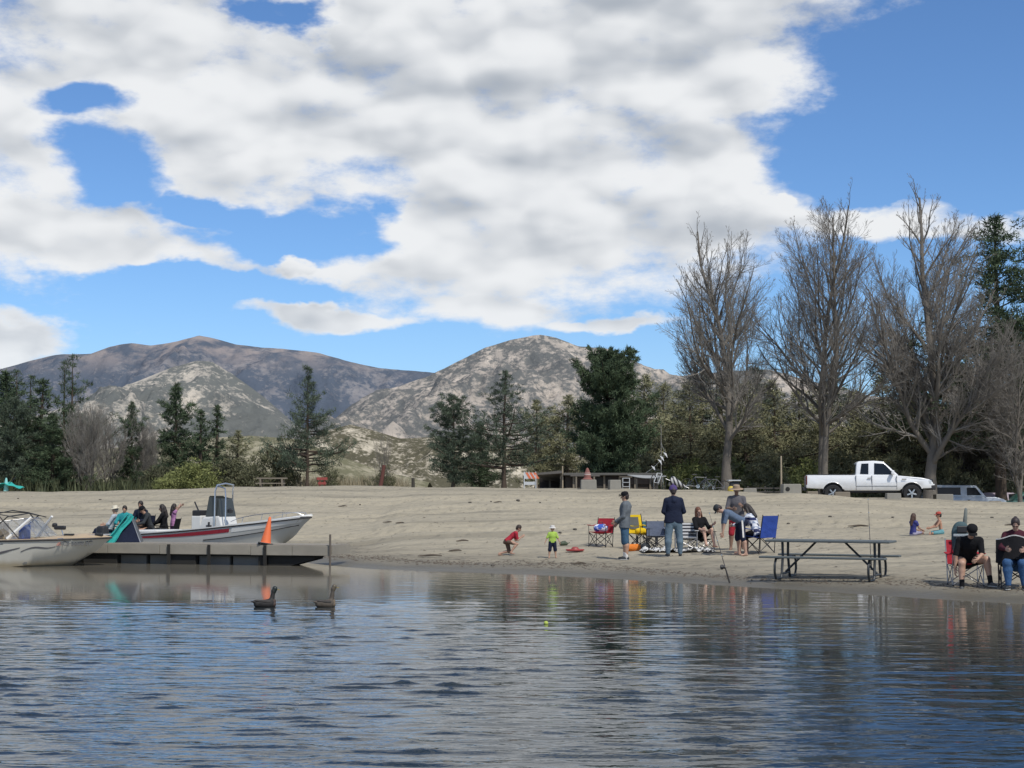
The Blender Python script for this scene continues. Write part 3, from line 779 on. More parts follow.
for k, (pr, px, yt, lb) in enumerate([(s4, 668, 462, 'young yellow-green pine behind the white pennants'), (s4, 700, 456, 'young yellow-green pine over the parked bicycles'),
      (s4, 752, 455, 'young yellow-green pine right of the first cottonwood trunk'), (s5, 768, 448, 'taller young pine left of the thin wooden pole'), (s4, 796, 457, 'young yellow-green pine just behind the tail of the white truck'),
      (s5, 842, 446, 'dull young pine behind the bed of the white truck'), (s5, 898, 448, 'dull young pine behind the hood of the white truck'), (s5, 950, 452, 'dull young pine behind the silver covered pickup'), (s5, 1003, 450, 'dull young pine by the right edge trunks'), (s5, 640, 446, 'dull young pine between the shed and the pennants'), (s5, 722, 452, 'dull young pine behind the first cottonwood trunk'), (s5, 870, 452, 'dull young pine behind the cab of the white truck')]):
    place(pr, 'young_pine', lb, 'tree', px, yt, 86+(k % 3), g6, k*1.1, 1. if pr is s4 else .85)
# cottonwoods
g7 = 'leafless cottonwoods along the parking strip'
c1 = bare_tree(51, 14.5, 3.9, TWIG, BARKG, .30, 1, .20, 1.15, (.01, 0), upright=.75)
c2 = bare_tree(58, 15.5, 3.3, TWIG, BARKG, .21, 2, .22, 1.0, (.0, 0), upright=.85)
c3 = bare_tree(53, 16, 4.0, TWIG, BARKG, .34, 1, .14, 1.25, (.03, 0), upright=.85)
place(c1, 'cottonwood_tree', 'leafless cottonwood with one thick trunk, left of the three, behind the bicycles', 'tree', 727, 219, 81, g7, .3, .84)
place(c2, 'cottonwood_tree', 'leafless cottonwood with two slender trunks behind the white truck bed', 'tree', 824, 202, 81, g7, 1.2, 1.05)
place(c3, 'cottonwood_tree', 'leafless cottonwood with a thick low-forked trunk by the silver pickup', 'tree', 930, 185, 80, g7, 2.2, .92)
c4 = bare_tree(54, 12, 3.8, TWIG, BARKG, .17, 2, .15, 1.0, (.02, 0), upright=.5)
place(c4, 'bare_tree', 'leafless brown tree at the right edge in front of the tall dark pine', 'tree', 1020, 330, 79, g7, 1., .9)
place(c4, 'bare_tree', 'low leafless tree behind the silver covered pickup', 'tree', 976, 390, 91, g7, 3., 1.3)
# ================================================================ continuous bodies from blended round cones
def sdf_eval(P, prims, k):
    D = None
    for q in prims:
        a, b_, ra, rb = np.array(q[0], float), np.array(q[1], float), q[2], q[3]
        X = P
        if len(q) > 4 and q[4] is not None:
            ax, sc = q[4]; ax = np.array(ax, float); ax /= np.linalg.norm(ax); m = (a+b_)/2
            X = P + ((P-m)@ax)[..., None]*ax*(sc-1)
        ab = b_-a; L2 = ab@ab+1e-12
        t = np.clip(((X-a)@ab)/L2, 0, 1)
        d = np.linalg.norm(X-a-t[..., None]*ab, axis=-1)-(ra+(rb-ra)*t)
        if D is None: D = d
        else:
            h = np.clip(.5+.5*(D-d)/k, 0, 1); D = D*(1-h)+d*h-k*h*(1-h)
    return D
def surface(prims, res, k=.02, sub=None, cut=None):
    lo = np.min([np.minimum(np.array(q[0])-max(q[2], q[3]), np.array(q[1])-max(q[2], q[3])) for q in prims], 0)-2.5*res-k*.3
    hi = np.max([np.maximum(np.array(q[0])+max(q[2], q[3]), np.array(q[1])+max(q[2], q[3])) for q in prims], 0)+2.5*res+k*.3
    g = [np.arange(lo[i], hi[i]+res, res) for i in range(3)]
    P = np.stack(np.meshgrid(*g, indexing='ij'), -1)
    D = sdf_eval(P, prims, k)
    if sub: D = np.maximum(D, -sdf_eval(P, sub, .01))
    if cut:
        for (pt, nn) in cut: D = np.maximum(D, (P-np.array(pt))@np.array(nn))
    nx, ny, nz = D.shape; inside = D < 0
    c = np.zeros((nx-1, ny-1, nz-1), int)
    for i in (0, 1):
        for j in (0, 1):
            for l in (0, 1): c += inside[i:nx-1+i, j:ny-1+j, l:nz-1+l]
    act = (c > 0) & (c < 8); idx = -np.ones(c.shape, int); idx[act] = np.arange(act.sum())
    ii = np.argwhere(act); acc = np.zeros((len(ii), 3)); cnt = np.zeros(len(ii))
    cor = [(i, j, l) for i in (0, 1) for j in (0, 1) for l in (0, 1)]
    for a in cor:
        for b_ in cor:
            if sum(b_) == sum(a)+1 and all(b_[q] >= a[q] for q in range(3)):
                da = D[ii[:, 0]+a[0], ii[:, 1]+a[1], ii[:, 2]+a[2]]; db = D[ii[:, 0]+b_[0], ii[:, 1]+b_[1], ii[:, 2]+b_[2]]
                x = (da < 0) != (db < 0); t = np.where(x, da/(da-db+1e-20), 0)
                p = np.array(a)+t[:, None]*(np.array(b_)-np.array(a)); acc += np.where(x[:, None], p, 0); cnt += x
    V_ = (ii+acc/np.maximum(cnt, 1)[:, None])*res+np.array([g[0][0], g[1][0], g[2][0]])
    Q = []
    for ax in range(3):
        s0 = [slice(None)]*3; s1 = [slice(None)]*3; s0[ax] = slice(0, -1); s1[ax] = slice(1, None)
        A = inside[tuple(s0)]; B = inside[tuple(s1)]
        e = np.argwhere(A != B); o1, o2 = [(1, 2), (2, 0), (0, 1)][ax]
        e = e[(e[:, o1] > 0) & (e[:, o2] > 0) & (e[:, o1] < D.shape[o1]-1) & (e[:, o2] < D.shape[o2]-1)]
        def ce(d1, d2):
            q = e.copy(); q[:, o1] -= d1; q[:, o2] -= d2; return idx[q[:, 0], q[:, 1], q[:, 2]]
        q = np.stack([ce(1, 1), ce(0, 1), ce(0, 0), ce(1, 0)], 1)
        fl = ~A[tuple(e.T)]; q[fl] = q[fl][:, ::-1]; Q.append(q)
    Q = np.concatenate(Q); Q = Q[(Q >= 0).all(1)]
    return V_, Q
def joinm(parts):
    vs = []; fs = []; o = 0
    for v, f in parts: vs.append(v); fs.append(f+o); o += len(v)
    return np.concatenate(vs), np.concatenate(fs)
def blob_obj(name, prims, mat, parent, res=.014, k=.02, sub=None, cut=None, extra=None, loc=None, **kw):
    P_ = [surface(prims, res, k, sub, cut)]
    if extra: P_ += extra
    v, f = joinm(P_)
    return np_mesh(name, v, f, 4, mat, parent, smooth=True, **kw)
def dirv(flex, side, s):
    f, e = R(flex), R(side)
    return np.array([s*sin(e), sin(f)*cos(e), -cos(f)*cos(e)])
def skin(c): return M('skin_%02d%02d%02d' % tuple(int(x*99) for x in c), c, .55, var=.10, scale=14)
def cloth(name, c, **k): return M('cloth_'+name, c, .9, var=.38, scale=6.5, bump=.8, bdist=.035, spec=.15, **k)
def hand_prims(w, d, side, H, curl=35, facing=None):
    """palm, four unequal bent fingers and a thumb leaving the side of the palm"""
    d = d/np.linalg.norm(d); nrm_ = np.array(facing if facing is not None else (-side, 0, 0), float)
    nrm_ -= d*(nrm_@d); nrm_ = nrm_/(np.linalg.norm(nrm_)+1e-9); a = np.cross(d, nrm_)
    if a[1] < -.2 or (abs(a[1]) <= .2 and a[2] < 0): a = -a      # thumb side: forward / up
    s = H/1.75; P_ = [(w-d*.03*s, w+d*.02*s, .027*s, .024*s), (w+d*.02*s+a*.012*s, w+d*.075*s+a*.018*s, .021*s, .020*s, (nrm_, 1.5)), (w+d*.02*s-a*.012*s, w+d*.07*s-a*.020*s, .021*s, .018*s, (nrm_, 1.5))]
    for i, (o, L) in enumerate(((.030, .068), (.010, .078), (-.011, .072), (-.030, .056))):
        b0 = w+d*.082*s+a*o*s; c1, c2 = R(curl*.6), R(curl*1.6)
        e1 = b0+(d*cos(c1)+nrm_*sin(c1)+a*o*1.5)*L*.5*s; e2 = e1+(d*cos(c2)+nrm_*sin(c2))*L*.5*s
        P_ += [(b0, e1, .0095*s, .0088*s), (e1, e2, .0088*s, .0075*s)]
    t0 = w+d*.022*s+a*.028*s; t1 = t0+(d*.6+a*.75+nrm_*.25)*.036*s; t2 = t1+(d*.85+a*.25+nrm_*.4)*.032*s
    return P_ + [(t0, t1, .013*s, .0105*s), (t1, t2, .0105*s, .009*s)]
def person(label, loc, rz, H=1.75, lean=0, twist=0, arms=None, legs=None, head=(0, 0), skinc=(.42, .25, .17), hair=(.03, .02, .015), hairstyle='short',
           top=None, bottom=None, shoes=None, socks=None, hat=None, w=1., hk=1., group=None, seat=None, build=1., hood=False, extra=None, feet_flat=True, sleeve=1., hem=0., name='person', glasses=False):
    """arms / legs: ((flex, side), (flex, side)) per side, right first; angles in degrees from straight down, forwards and outwards"""
    arms = arms or [((5, 8), (15, 4))]*2; legs = legs or [((2, 5), (-2, 3))]*2
    s = H/1.75; bw = w*build
    root = thing(name, label, 'person', loc, rz, group)
    lf = np.array([0, sin(R(lean)), cos(R(lean))]); rt = np.array([cos(R(twist)), sin(R(twist)), 0.])
    pel = np.array([0, 0, 0.])
    waist = pel+lf*.12*s; chest = pel+lf*.36*s; neckb = pel+lf*.50*s
    hd = np.array([sin(R(head[1])), sin(R(lean*.75+head[0])), cos(R(lean*.75+head[0]))]); hd /= np.linalg.norm(hd)
    kh = hk*s; hc = neckb+hd*(.065*s+.115*kh)
    fw = np.cross(np.array([1., 0, 0]), hd)*-1; fw = np.array([0, 1., 0])-hd*hd[1]; fw /= np.linalg.norm(fw)
    J = {}
    for i, sd_ in ((0, 1), (1, -1)):
        sh = pel+lf*.455*s+rt*sd_*.175*s*w
        u = dirv(*arms[i][0], sd_); f_ = dirv(*arms[i][1], sd_)
        el_ = sh+u*.285*s; wr = el_+f_*.25*s
        hp = pel+np.array([sd_*.085*s*w, 0, -.02*s])
        th = dirv(*legs[i][0], sd_); sn = dirv(*legs[i][1], sd_)
        kn = hp+th*.425*s; an = kn+sn*.415*s
        sf = np.array([th[0]*.5+sd_*.15, 1, 0.]); sf /= np.linalg.norm(sf)
        J[i] = dict(sh=sh, el=el_, wr=wr, u=u, f=f_, hp=hp, kn=kn, an=an, th=th, sn=sn, ft=sf)
    lowest = min(J[i]['an'][2] for i in J)-.075*s
    if seat is not None: lowest = -(seat+.10*s)
    up = np.array([0, 0, -lowest])
    pel, waist, chest, neckb, hc = pel+up, waist+up, chest+up, neckb+up, hc+up
    for i in J:
        for q in ('sh', 'el', 'wr', 'hp', 'kn', 'an'): J[i][q] = J[i][q]+up
    flat = (np.cross(rt, lf), 1.42)
    # torso prims
    def torso(inf):
        b = bw
        return [(pel+lf*-.02*s, waist, .145*s*b+inf, .128*s*b+inf, flat), (waist, chest, .128*s*b+inf, .150*s*b+inf, flat), (chest, neckb-lf*.07*s, .150*s*b+inf, .10*s*b+inf, flat),
                (J[0]['sh']-rt*.03*s, J[1]['sh']+rt*.03*s, .062*s+inf, .062*s+inf)]
    def arm(i, inf, upto=2.):
        j = J[i]; o = []
        t = min(upto, 1.); e = j['sh']+(j['el']-j['sh'])*t
        o.append((j['sh'], e, .053*s+inf, (.053-.012*t)*s+inf))
        if upto > 1: t = upto-1; o.append((j['el'], j['el']+(j['wr']-j['el'])*t, .041*s+inf, (.041-.014*t)*s+inf))
        return o
    def leg(i, inf, upto=2.):
        j = J[i]; t = min(upto, 1.); o = [(j['hp'], j['hp']+(j['kn']-j['hp'])*t, .085*s*bw+inf, (.085-.031*t)*s*bw+inf)]
        if upto > 1:
            t = upto-1; calf = j['kn']+j['sn']*.13*s-np.array([0, 0.02*s, 0])
            if t > .35: o += [(j['kn'], calf, .052*s*bw+inf, .055*s*bw+inf), (calf, j['kn']+(j['an']-j['kn'])*t, .055*s*bw+inf, (.036 if t > .9 else .044)*s+inf)]
            else: o += [(j['kn'], j['kn']+(j['an']-j['kn'])*t, .052*s*bw+inf, .054*s*bw+inf)]
        return o
    # body: one continuous surface, hands refined and rooted inside the wrists
    B = torso(-.012)+sum([arm(i, 0) for i in J], [])+sum([leg(i, 0) for i in J], [])
    B += [(neckb-lf*.05*s, hc-hd*.06*kh, .056*s, .050*s), (hc+hd*.02*kh-fw*.012*kh, hc+hd*.035*kh-fw*.012*kh, .083*kh, .082*kh, (rt, 1.16)),
          (hc-hd*.03*kh+fw*.025*kh, hc-hd*.075*kh+fw*.040*kh, .060*kh, .036*kh), (hc+hd*.0*kh+fw*.086*kh, hc-hd*.028*kh+fw*.104*kh, .010*kh, .014*kh),
          (hc+rt*.073*kh-fw*.01*kh+hd*.01*kh, hc+rt*.077*kh-fw*.016*kh-hd*.022*kh, .012*kh, .010*kh), (hc-rt*.073*kh-fw*.01*kh+hd*.01*kh, hc-rt*.077*kh-fw*.016*kh-hd*.022*kh, .012*kh, .010*kh)]
    for i in J:
        j = J[i]; B.append((j['an'], j['an']+j['ft']*.02*s-np.array([0, 0, .035*s]), .036*s, .035*s))
        if shoes is None:
            B.append((j['an']-np.array([0, 0, .045*s])-j['ft']*.03*s, j['an']-np.array([0, 0, .055*s])+j['ft']*.13*s, .032*s, .022*s))
    ex = []
    for i, sd_ in ((0, 1), (1, -1)):
        ex.append(surface(hand_prims(J[i]['wr'], J[i]['f'], sd_, H), .0058*s, .006))
    blob_obj('body', B, skin(skinc), root, .0145*s, .018, extra=ex)
    # face
    eyem = M('eye_dark', (.03, .02, .02), .3); lipm = M('lips', (.35, .13, .11), .5)
    for sd_ in (1, -1):
        e = MB(); c = hc+fw*.081*kh+rt*sd_*.031*kh+hd*.008*kh
        e.lathe([(0, -.006*kh), (.008*kh, -.003*kh), (.009*kh, 0), (.006*kh, .004*kh), (0, .006*kh)], 8, c); e.build('eye', eyem, root, smooth=True)
    mo = MB(); c = hc+fw*.094*kh-hd*.050*kh; mo.tube([c-rt*.020*kh, c+fw*.003*kh, c+rt*.020*kh], [.003*kh, .0055*kh, .003*kh], 6); mo.build('mouth', lipm, root, smooth=True)
    if glasses:
        gm = M('sunglass_lens', (.01, .01, .012), .12); g = MB()
        for sd_ in (1, -1): g.lathe([(0, -.010*kh), (.022*kh, -.006*kh), (.024*kh, .002*kh), (0, .008*kh)], 10, hc+fw*.090*kh+rt*sd_*.032*kh+hd*.008*kh)
        g.tube([hc+rt*.083*kh+hd*.01*kh, hc+fw*.09*kh+rt*.05*kh+hd*.012*kh, hc+fw*.098*kh+hd*.012*kh, hc+fw*.09*kh-rt*.05*kh+hd*.012*kh, hc-rt*.083*kh+hd*.01*kh], .004*kh, 6)
        g.build('sunglasses', gm, root, smooth=True)
    hm = M('hair_%02d' % int(hair[0]*99), hair, .6, var=.3, scale=30, bump=.5)
    if hairstyle != 'none':
        Hp = [(hc+hd*.035*kh-fw*.02*kh, hc+hd*.045*kh-fw*.022*kh, .094*kh, .092*kh, (rt, 1.12)), (hc-fw*.045*kh, hc-fw*.05*kh-hd*.03*kh, .075*kh, .06*kh)]
        sub = [(hc+fw*.095*kh-hd*.05*kh, hc+fw*.105*kh+hd*.015*kh, .085*kh, .066*kh), (hc-hd*.12*kh+fw*.01*kh, hc-hd*.16*kh, .07*kh, .07*kh)] if hairstyle != 'hooded' else None
        if hairstyle == 'long': 
            Hp += [(hc-fw*.07*kh, hc-fw*.075*kh-hd*.12*kh, .07*kh, .075*kh), (hc-fw*.075*kh-hd*.12*kh, hc-fw*.10*kh-hd*.30*kh, .075*kh, .055*kh),
                   (hc+rt*.065*kh-fw*.02*kh, hc+rt*.085*kh-hd*.17*kh, .04*kh, .035*kh), (hc-rt*.065*kh-fw*.02*kh, hc-rt*.085*kh-hd*.17*kh, .04*kh, .035*kh)]
        if hairstyle == 'bun': Hp += [(hc-fw*.09*kh+hd*.07*kh, hc-fw*.11*kh+hd*.08*kh, .045*kh, .04*kh)]
        blob_obj('hair', Hp, hm, root, .012*kh, .015, sub=sub)
    # clothes
    if top is not None:
        T = torso(.014)+sum([arm(i, .012, sleeve) for i in J], [])
        hx = max(hem, .02)
        for sd_ in (1, -1): T.append((pel+rt*sd_*.068*s*bw+lf*.06*s, pel+rt*sd_*.074*s*bw-lf*(hx+.07)*s, .108*s*bw, .122*s*bw, (flat[0], 1.12)))
        if hood: T += [(neckb-fw*.06*s, neckb-fw*.10*s-lf*.08*s, .065*s, .07*s), (J[0]['sh']-rt*.10*s+lf*.03*s, J[1]['sh']+rt*.10*s+lf*.03*s, .06*s, .06*s)]
        blob_obj('hoodie' if hood else 'shirt', T, top, root, .0145*s, .028, cut=[(pel-lf*(.055+hem)*s, -lf)])
    if bottom is not None:
        mat_, ln_ = bottom
        T = [(pel-lf*.05*s, pel+lf*.07*s, .152*s*bw, .136*s*bw, flat)]+sum([leg(i, .016, ln_) for i in J], [])
        blob_obj('trousers' if ln_ > 1.5 else 'shorts', T, mat_, root, .0145*s, .02, cut=[(pel+lf*.10*s, lf)])
    if socks is not None:
        for i in J:
            j = J[i]; blob_obj('sock', [(j['an'], j['an']-j['sn']*(.10*s), .043*s, .048*s), (j['an'], j['an']-np.array([0, 0, .04*s]), .043*s, .04*s)], socks, root, .011, .01)
    if shoes is not None:
        for i in J:
            j = J[i]; a = j['an']-np.array([0, 0, .038*s]); ft = j['ft']
            q = blob_obj('shoe', [(a-ft*.035*s, a+ft*.06*s, .040*s, .038*s), (a+ft*.05*s-np.array([0, 0, .005]), a+ft*.155*s-np.array([0, 0, .012*s]), .038*s, .030*s)], shoes, root, .010, .012, cut=[(a-np.array([0, 0, .034*s]), (0, 0, -1.))])
            so_ = MB(); pts = []
            for k in range(14):
                t = 2*pi*k/14; c = a+ft*(.06+.125*cos(t))*s+np.cross(ft, [0, 0, 1.])*(.042*sin(t))*s; pts.append((c[0], c[1]))
            so_.prism(pts, a[2]-.036*s, a[2]-.022*s, 'XY'); so_.build('sole', M('shoe_sole', (.5, .5, .48), .7), q)
    if hat is not None:
        kind, hmat = hat; c = hc+hd*.055*kh-fw*.01*kh; Mx = Matrix((Vector(rt), Vector(fw), Vector(hd))).transposed().to_4x4(); Mx.translation = Vector(c); h_ = MB()
        if kind == 'cap':
            h_.lathe([(.096*kh, -.012*kh), (.100*kh, .0), (.098*kh, .03*kh), (.085*kh, .06*kh), (.05*kh, .08*kh), (0, .086*kh)], 20)
            b_ = MB(); b_.slab([[(x*.075*kh, (.08+y*.085*(1-.35*x*x))*kh, (-.004-.016*x*x-.014*y)*kh) for x in np.linspace(-1, 1, 9)] for y in np.linspace(0, 1, 4)], .006*kh)
        elif kind == 'straw' or kind == 'sun':
            r_ = .19 if kind == 'straw' else .155
            h_.lathe([(.098*kh, 0), (.095*kh, .05*kh), (.085*kh, .085*kh), (.05*kh, .095*kh), (0, .09*kh)], 24)
            b_ = MB(); b_.lathe([(.09*kh, .004*kh), (.13*kh, .0), (r_*kh, -.018*kh), (r_*kh, -.024*kh), (.13*kh, -.007*kh), (.09*kh, -.004*kh)], 28)
        else:
            h_.lathe([(.098*kh, -.025*kh), (.104*kh, -.02*kh), (.104*kh, .01*kh), (.098*kh, .012*kh), (.096*kh, .045*kh), (.078*kh, .085*kh), (.04*kh, .105*kh), (0, .11*kh)], 20); b_ = None
            b_ = MB().lathe([(0, .10*kh), (.02*kh, .105*kh), (.026*kh, .125*kh), (.018*kh, .145*kh), (0, .15*kh)], 10)
        hn = {'cap': 'cap', 'straw': 'hat', 'sun': 'hat', 'beanie': 'beanie'}[kind]
        ho = h_.xf(Mx).build(hn, hmat, root, smooth=True)
        b_.xf(Mx).build({'cap': 'visor', 'beanie': 'pompom'}.get(kind, 'brim'), hmat, ho, smooth=True)
    J['hc'] = hc; J['pel'] = pel; J['chest'] = chest; J['hd'] = hd; J['fw'] = fw; J['lf'] = lf; J['root'] = root
    return J
def W_(root, p):     # local point of a thing into the world
    return Matrix.Translation(root.location) @ Matrix.Rotation(root.rotation_euler[2], 4, 'Z') @ Vector(p)
# ---------------------------------------------------------------- folding camp chair
DKM = M('dark_tube', (.03, .03, .035), .45, .5, var=.2); GRM = M('grey_tube', (.35, .35, .36), .4, .6, var=.2)
def camp_chair(label, loc, rz, fabric, frame=DKM, sh=.42, bh=.82, w=.50, group='folding camp chairs on the beach', panel=None, high=False, pocket=None, recl=0.):
    t = thing('camp_chair', label, 'chair', loc, rz, group)
    d = .48; y0, y1 = -d/2, d/2
    seat = [[(x*w/2, y1-(y1-y0)*v, sh+.02-.045*(1-x*x)*sin(pi*v)-.03*v) for x in np.linspace(-1, 1, 9)] for v in np.linspace(0, 1, 7)]
    MB().slab(seat, .012).build('seat', fabric, t, smooth=True)
    back = [[(x*w/2*(1-.05*v), y0-.03-(.10+recl)*v-.03*(1-x*x), sh-.02+(bh-sh)*v) for x in np.linspace(-1, 1, 9)] for v in np.linspace(0, 1, 8)]
    bo = MB().slab(back, .012).build('backrest', fabric, t, smooth=True)
    if panel:
        pn = [[(x*w*.30, y0-.045-(.10+recl)*v+.012, sh-.02+(bh-sh)*v) for x in np.linspace(-1, 1, 5)] for v in np.linspace(.25, .88, 5)]
        MB().slab(pn, .012).build('panel', panel, bo, smooth=True)
    r_ = .011
    for sx in (-1, 1):
        x = sx*w/2
        MB().tube([(x, y0-.03-(.10+recl), bh+.01), (x, y0-.02, sh), (x, y0+.02, 0.02)], r_, 8).build('back_post', frame, t, smooth=True)
        MB().tube([(x, y1, sh-.02), (x, y1+.02, .02)], r_*.9, 8).build('front_post', frame, t, smooth=True)
        MB().tube([(x, y0+.02, .03), (x, y1-.01, sh)], r_*.85, 6).build('leg', frame, t)
        MB().tube([(x, y1+.02, .03), (x, y0-.01, sh)], r_*.85, 6).build('leg', frame, t)
        MB().tube([(x, y1+.02, .03), (-x, y1-.01+sx*.012, sh)], r_*.85, 6).build('leg', frame, t)
        MB().tube([(x, y0+.02, .03), (-x, y0-.01+sx*.012, sh)], r_*.85, 6).build('leg', frame, t)
        ar = [[(x+u*.045, y0-.06+(y1-y0+.10)*v, sh+.21-.025*sin(pi*v)) for u in (-1, 0, 1)] for v in np.linspace(0, 1, 6)]
        ao = MB().slab(ar, .014).build('armrest', fabric, t, smooth=True)
        MB().tube([(x, y1+.01, sh-.02), (x, y1+.02, sh+.20)], r_*.8, 6).build('arm_post', frame, ao)
        for yy in (y0+.02, y1+.02): MB().lathe([(.018, 0), (.02, .01), (.014, .03)], 8, (x, yy, 0)).build('foot', DKM, t)
    return t
# ---------------------------------------------------------------- fabrics
def plaid(name, a, b_, c, sc=16):
    m, n, b = newmat(name); x, y, z = n.sep(n.coord('Object'))
    u = ((x+y)*sc).sin().gt(0.); v = (z*sc).sin().gt(0.)
    col = n.mix(u, n.mix(v, a, b_), n.mix(v, b_, c)); n.link(col, b.inputs['Base Color']); b.inputs['Roughness'].default_value = .9
    return m
def stripes(name, a, b_, sc, axis_=2, thr=0.):
    m, n, b = newmat(name); q = n.sep(n.coord('Object')); s_ = (q[axis_]*sc).sin().step(thr-.1, thr+.1)
    n.link(n.mix(s_, a, b_), b.inputs['Base Color']); b.inputs['Roughness'].default_value = .85; return m
def patterned(name, a, b_, sc, thr=.5):
    m, n, b = newmat(name); f = n.noise(n.coord('Object'), sc, 3, .6).step(thr-.03, thr+.03)
    n.link(n.mix(f, a, b_), b.inputs['Base Color']); b.inputs['Roughness'].default_value = .9; return m
navy = cloth('navy', (.016, .021, .042)); black = cloth('black', (.012, .012, .014)); jean = cloth('jeans', (.115, .165, .21)); jean2 = cloth('blue_jeans', (.045, .10, .21))
greyblue = cloth('greyblue', (.125, .14, .155)); blueshort = cloth('blue_shorts', (.05, .10, .16)); redc = cloth('red', (.36, .03, .045)); limec = cloth('lime', (.36, .52, .10))
whitec = cloth('white', (.66, .64, .61)); purple = cloth('purple', (.085, .06, .17)); slate = cloth('slate', (.11, .15, .22)); greyt = cloth('greytee', (.12, .115, .125)); khaki = cloth('khaki', (.24, .17, .12))
teal = cloth('teal', (.03, .17, .20)); tealb = cloth('teal_bright', (.04, .36, .33)); pinkc = cloth('pink', (.42, .20, .38)); royal = cloth('royal', (.035, .075, .32)); maroon = cloth('maroon', (.07, .02, .03))
brownsh = cloth('brown_shorts', (.12, .08, .06)); straw = cloth('straw', (.33, .25, .18)); redcap = cloth('redcap', (.40, .08, .06)); tealsh = cloth('teal_shorts', (.13, .30, .33)); darkgrey = cloth('darkgrey', (.04, .045, .05))
FA = {'face cam': pi, 'left': pi/2, 'right': -pi/2, 'away': 0}
# 1 boy in red, lunging to the right
person('boy in a red shirt and brown shorts crouching mid-stride towards the right, hands together', gnd(507, 555.5), R(-83), 1.12, lean=50, arms=[((14, 2), (128, -12)), ((6, 4), (122, -14))],
       legs=[((74, 4), (-38, 2)), ((14, 6), (-76, 2))], head=(-5, 0), hair=(.035, .022, .015), top=redc, sleeve=.75, bottom=(brownsh, 1.05), hk=1.16, skinc=(.40, .24, .17), w=.92, group='children on the beach')
# 2 toddler
person('toddler in a lime shirt, navy shorts and white sun hat standing on the sand', gnd(552.5, 558), R(185), .77, lean=2, arms=[((4, 28), (10, 24)), ((4, 26), (12, 22))], legs=[((2, 9), (0, 5)), ((-2, 9), (0, 5))],
       hair=(.3, .2, .1), top=limec, sleeve=.9, bottom=(navy, 1.1), hat=('sun', whitec), hk=1.38, w=1.05, build=1.1, group='children on the beach')
# 3 man in hoodie facing left
person('man in a grey hoodie, blue shorts, white socks and black cap standing side-on', gnd(625, 559.5), R(80), 1.66, lean=-2, arms=[((12, 6), (42, -8)), ((6, 6), (58, -10))], legs=[((3, 5), (-1, 2)), ((-3, 5), (-4, 2))],
       head=(8, 0), top=greyblue, sleeve=1.95, hood=True, bottom=(blueshort, 1.12), socks=whitec, shoes=darkgrey, hat=('cap', black), hair=(.03, .02, .02), w=1.05, build=1.24, hem=.07)
# 4 man from behind
person('man in a navy hoodie, light jeans and purple beanie standing with his back turned', gnd(674, 556.5), R(3), 1.74, lean=2, arms=[((2, 16), (62, -30)), ((2, 14), (60, -30))], legs=[((1, 7), (-1, 2)), ((-2, 7), (-2, 2))],
       head=(10, 0), top=navy, sleeve=1.95, hood=True, bottom=(jean, 1.97), shoes=darkgrey, hat=('beanie', purple), w=1.04, build=1.22, hem=.05)
# 5 woman sitting low, knees up
p5 = gnd(702, 550); p5.y += .15
ch5 = camp_chair('low silver-framed folding chair under the woman in black with sunglasses', p5, R(200), black, GRM, .27, .66, .52)
q5 = W_(ch5, (0, -.02, 0))
person('woman with auburn hair and sunglasses in a black top sitting low with knees drawn up', q5, R(202), 1.66, lean=-10, arms=[((38, 8), (78, -12)), ((34, 12), (118, 6))], legs=[((122, 3), (18, 2)), ((118, 8), (12, 4))],
       seat=.27, head=(16, 12), hair=(.13, .05, .025), hairstyle='long', top=black, sleeve=1.4, bottom=(black, .55), glasses=True, w=.9, build=.95, skinc=(.50, .31, .23))
# 7 hat man standing behind
person('man in a tan wide-brimmed hat and grey tee holding something at his chest', gnd(738, 551) + Vector((.05, .5, 0)), R(170), 1.68, lean=3, arms=[((18, 14), (88, -38)), ((16, 10), (112, -20))], legs=[((2, 7), (0, 3)), ((-2, 7), (0, 3))],
       head=(8, 0), top=greyt, sleeve=.95, hem=.05, bottom=(redc, 1.1), hat=('straw', straw), w=1.06, build=1.1, skinc=(.22, .13, .09))
# 6 bent person
b6 = gnd(741, 555.5)
J6 = person('bent-over person in a blue tee, navy shorts with a white stripe and grey cap', b6, R(94), 1.62, lean=62, arms=[((8, 4), (2, -2)), ((16, 6), (12, 0))], legs=[((8, 8), (-6, 3)), ((-3, 8), (-10, 3))],
       head=(18, 0), top=slate, sleeve=.95, bottom=(navy, 1.12), hat=('cap', darkgrey), w=1.03, build=1.05, skinc=(.42, .26, .19), shoes=None)
st = MB()
for k in (0, ):
    j = J6[0]; j2 = J6[1]
    for jj, sx in ((J6[0], 1), (J6[1], -1)):
        a = jj['hp']+np.array([sx*.098, 0, .03]); b_ = jj['kn']+np.array([sx*.072, 0, .0]); st = MB(); st.slab([[a+np.array([0, -.02, 0]), a+np.array([0, .02, 0])], [(a+b_)/2+np.array([sx*.004, -.02, 0]), (a+b_)/2+np.array([sx*.004, .02, 0])], [b_+np.array([0, -.02, 0]), b_+np.array([0, .02, 0])]], .012); st.build('side_stripe', whitec, J6['root'])
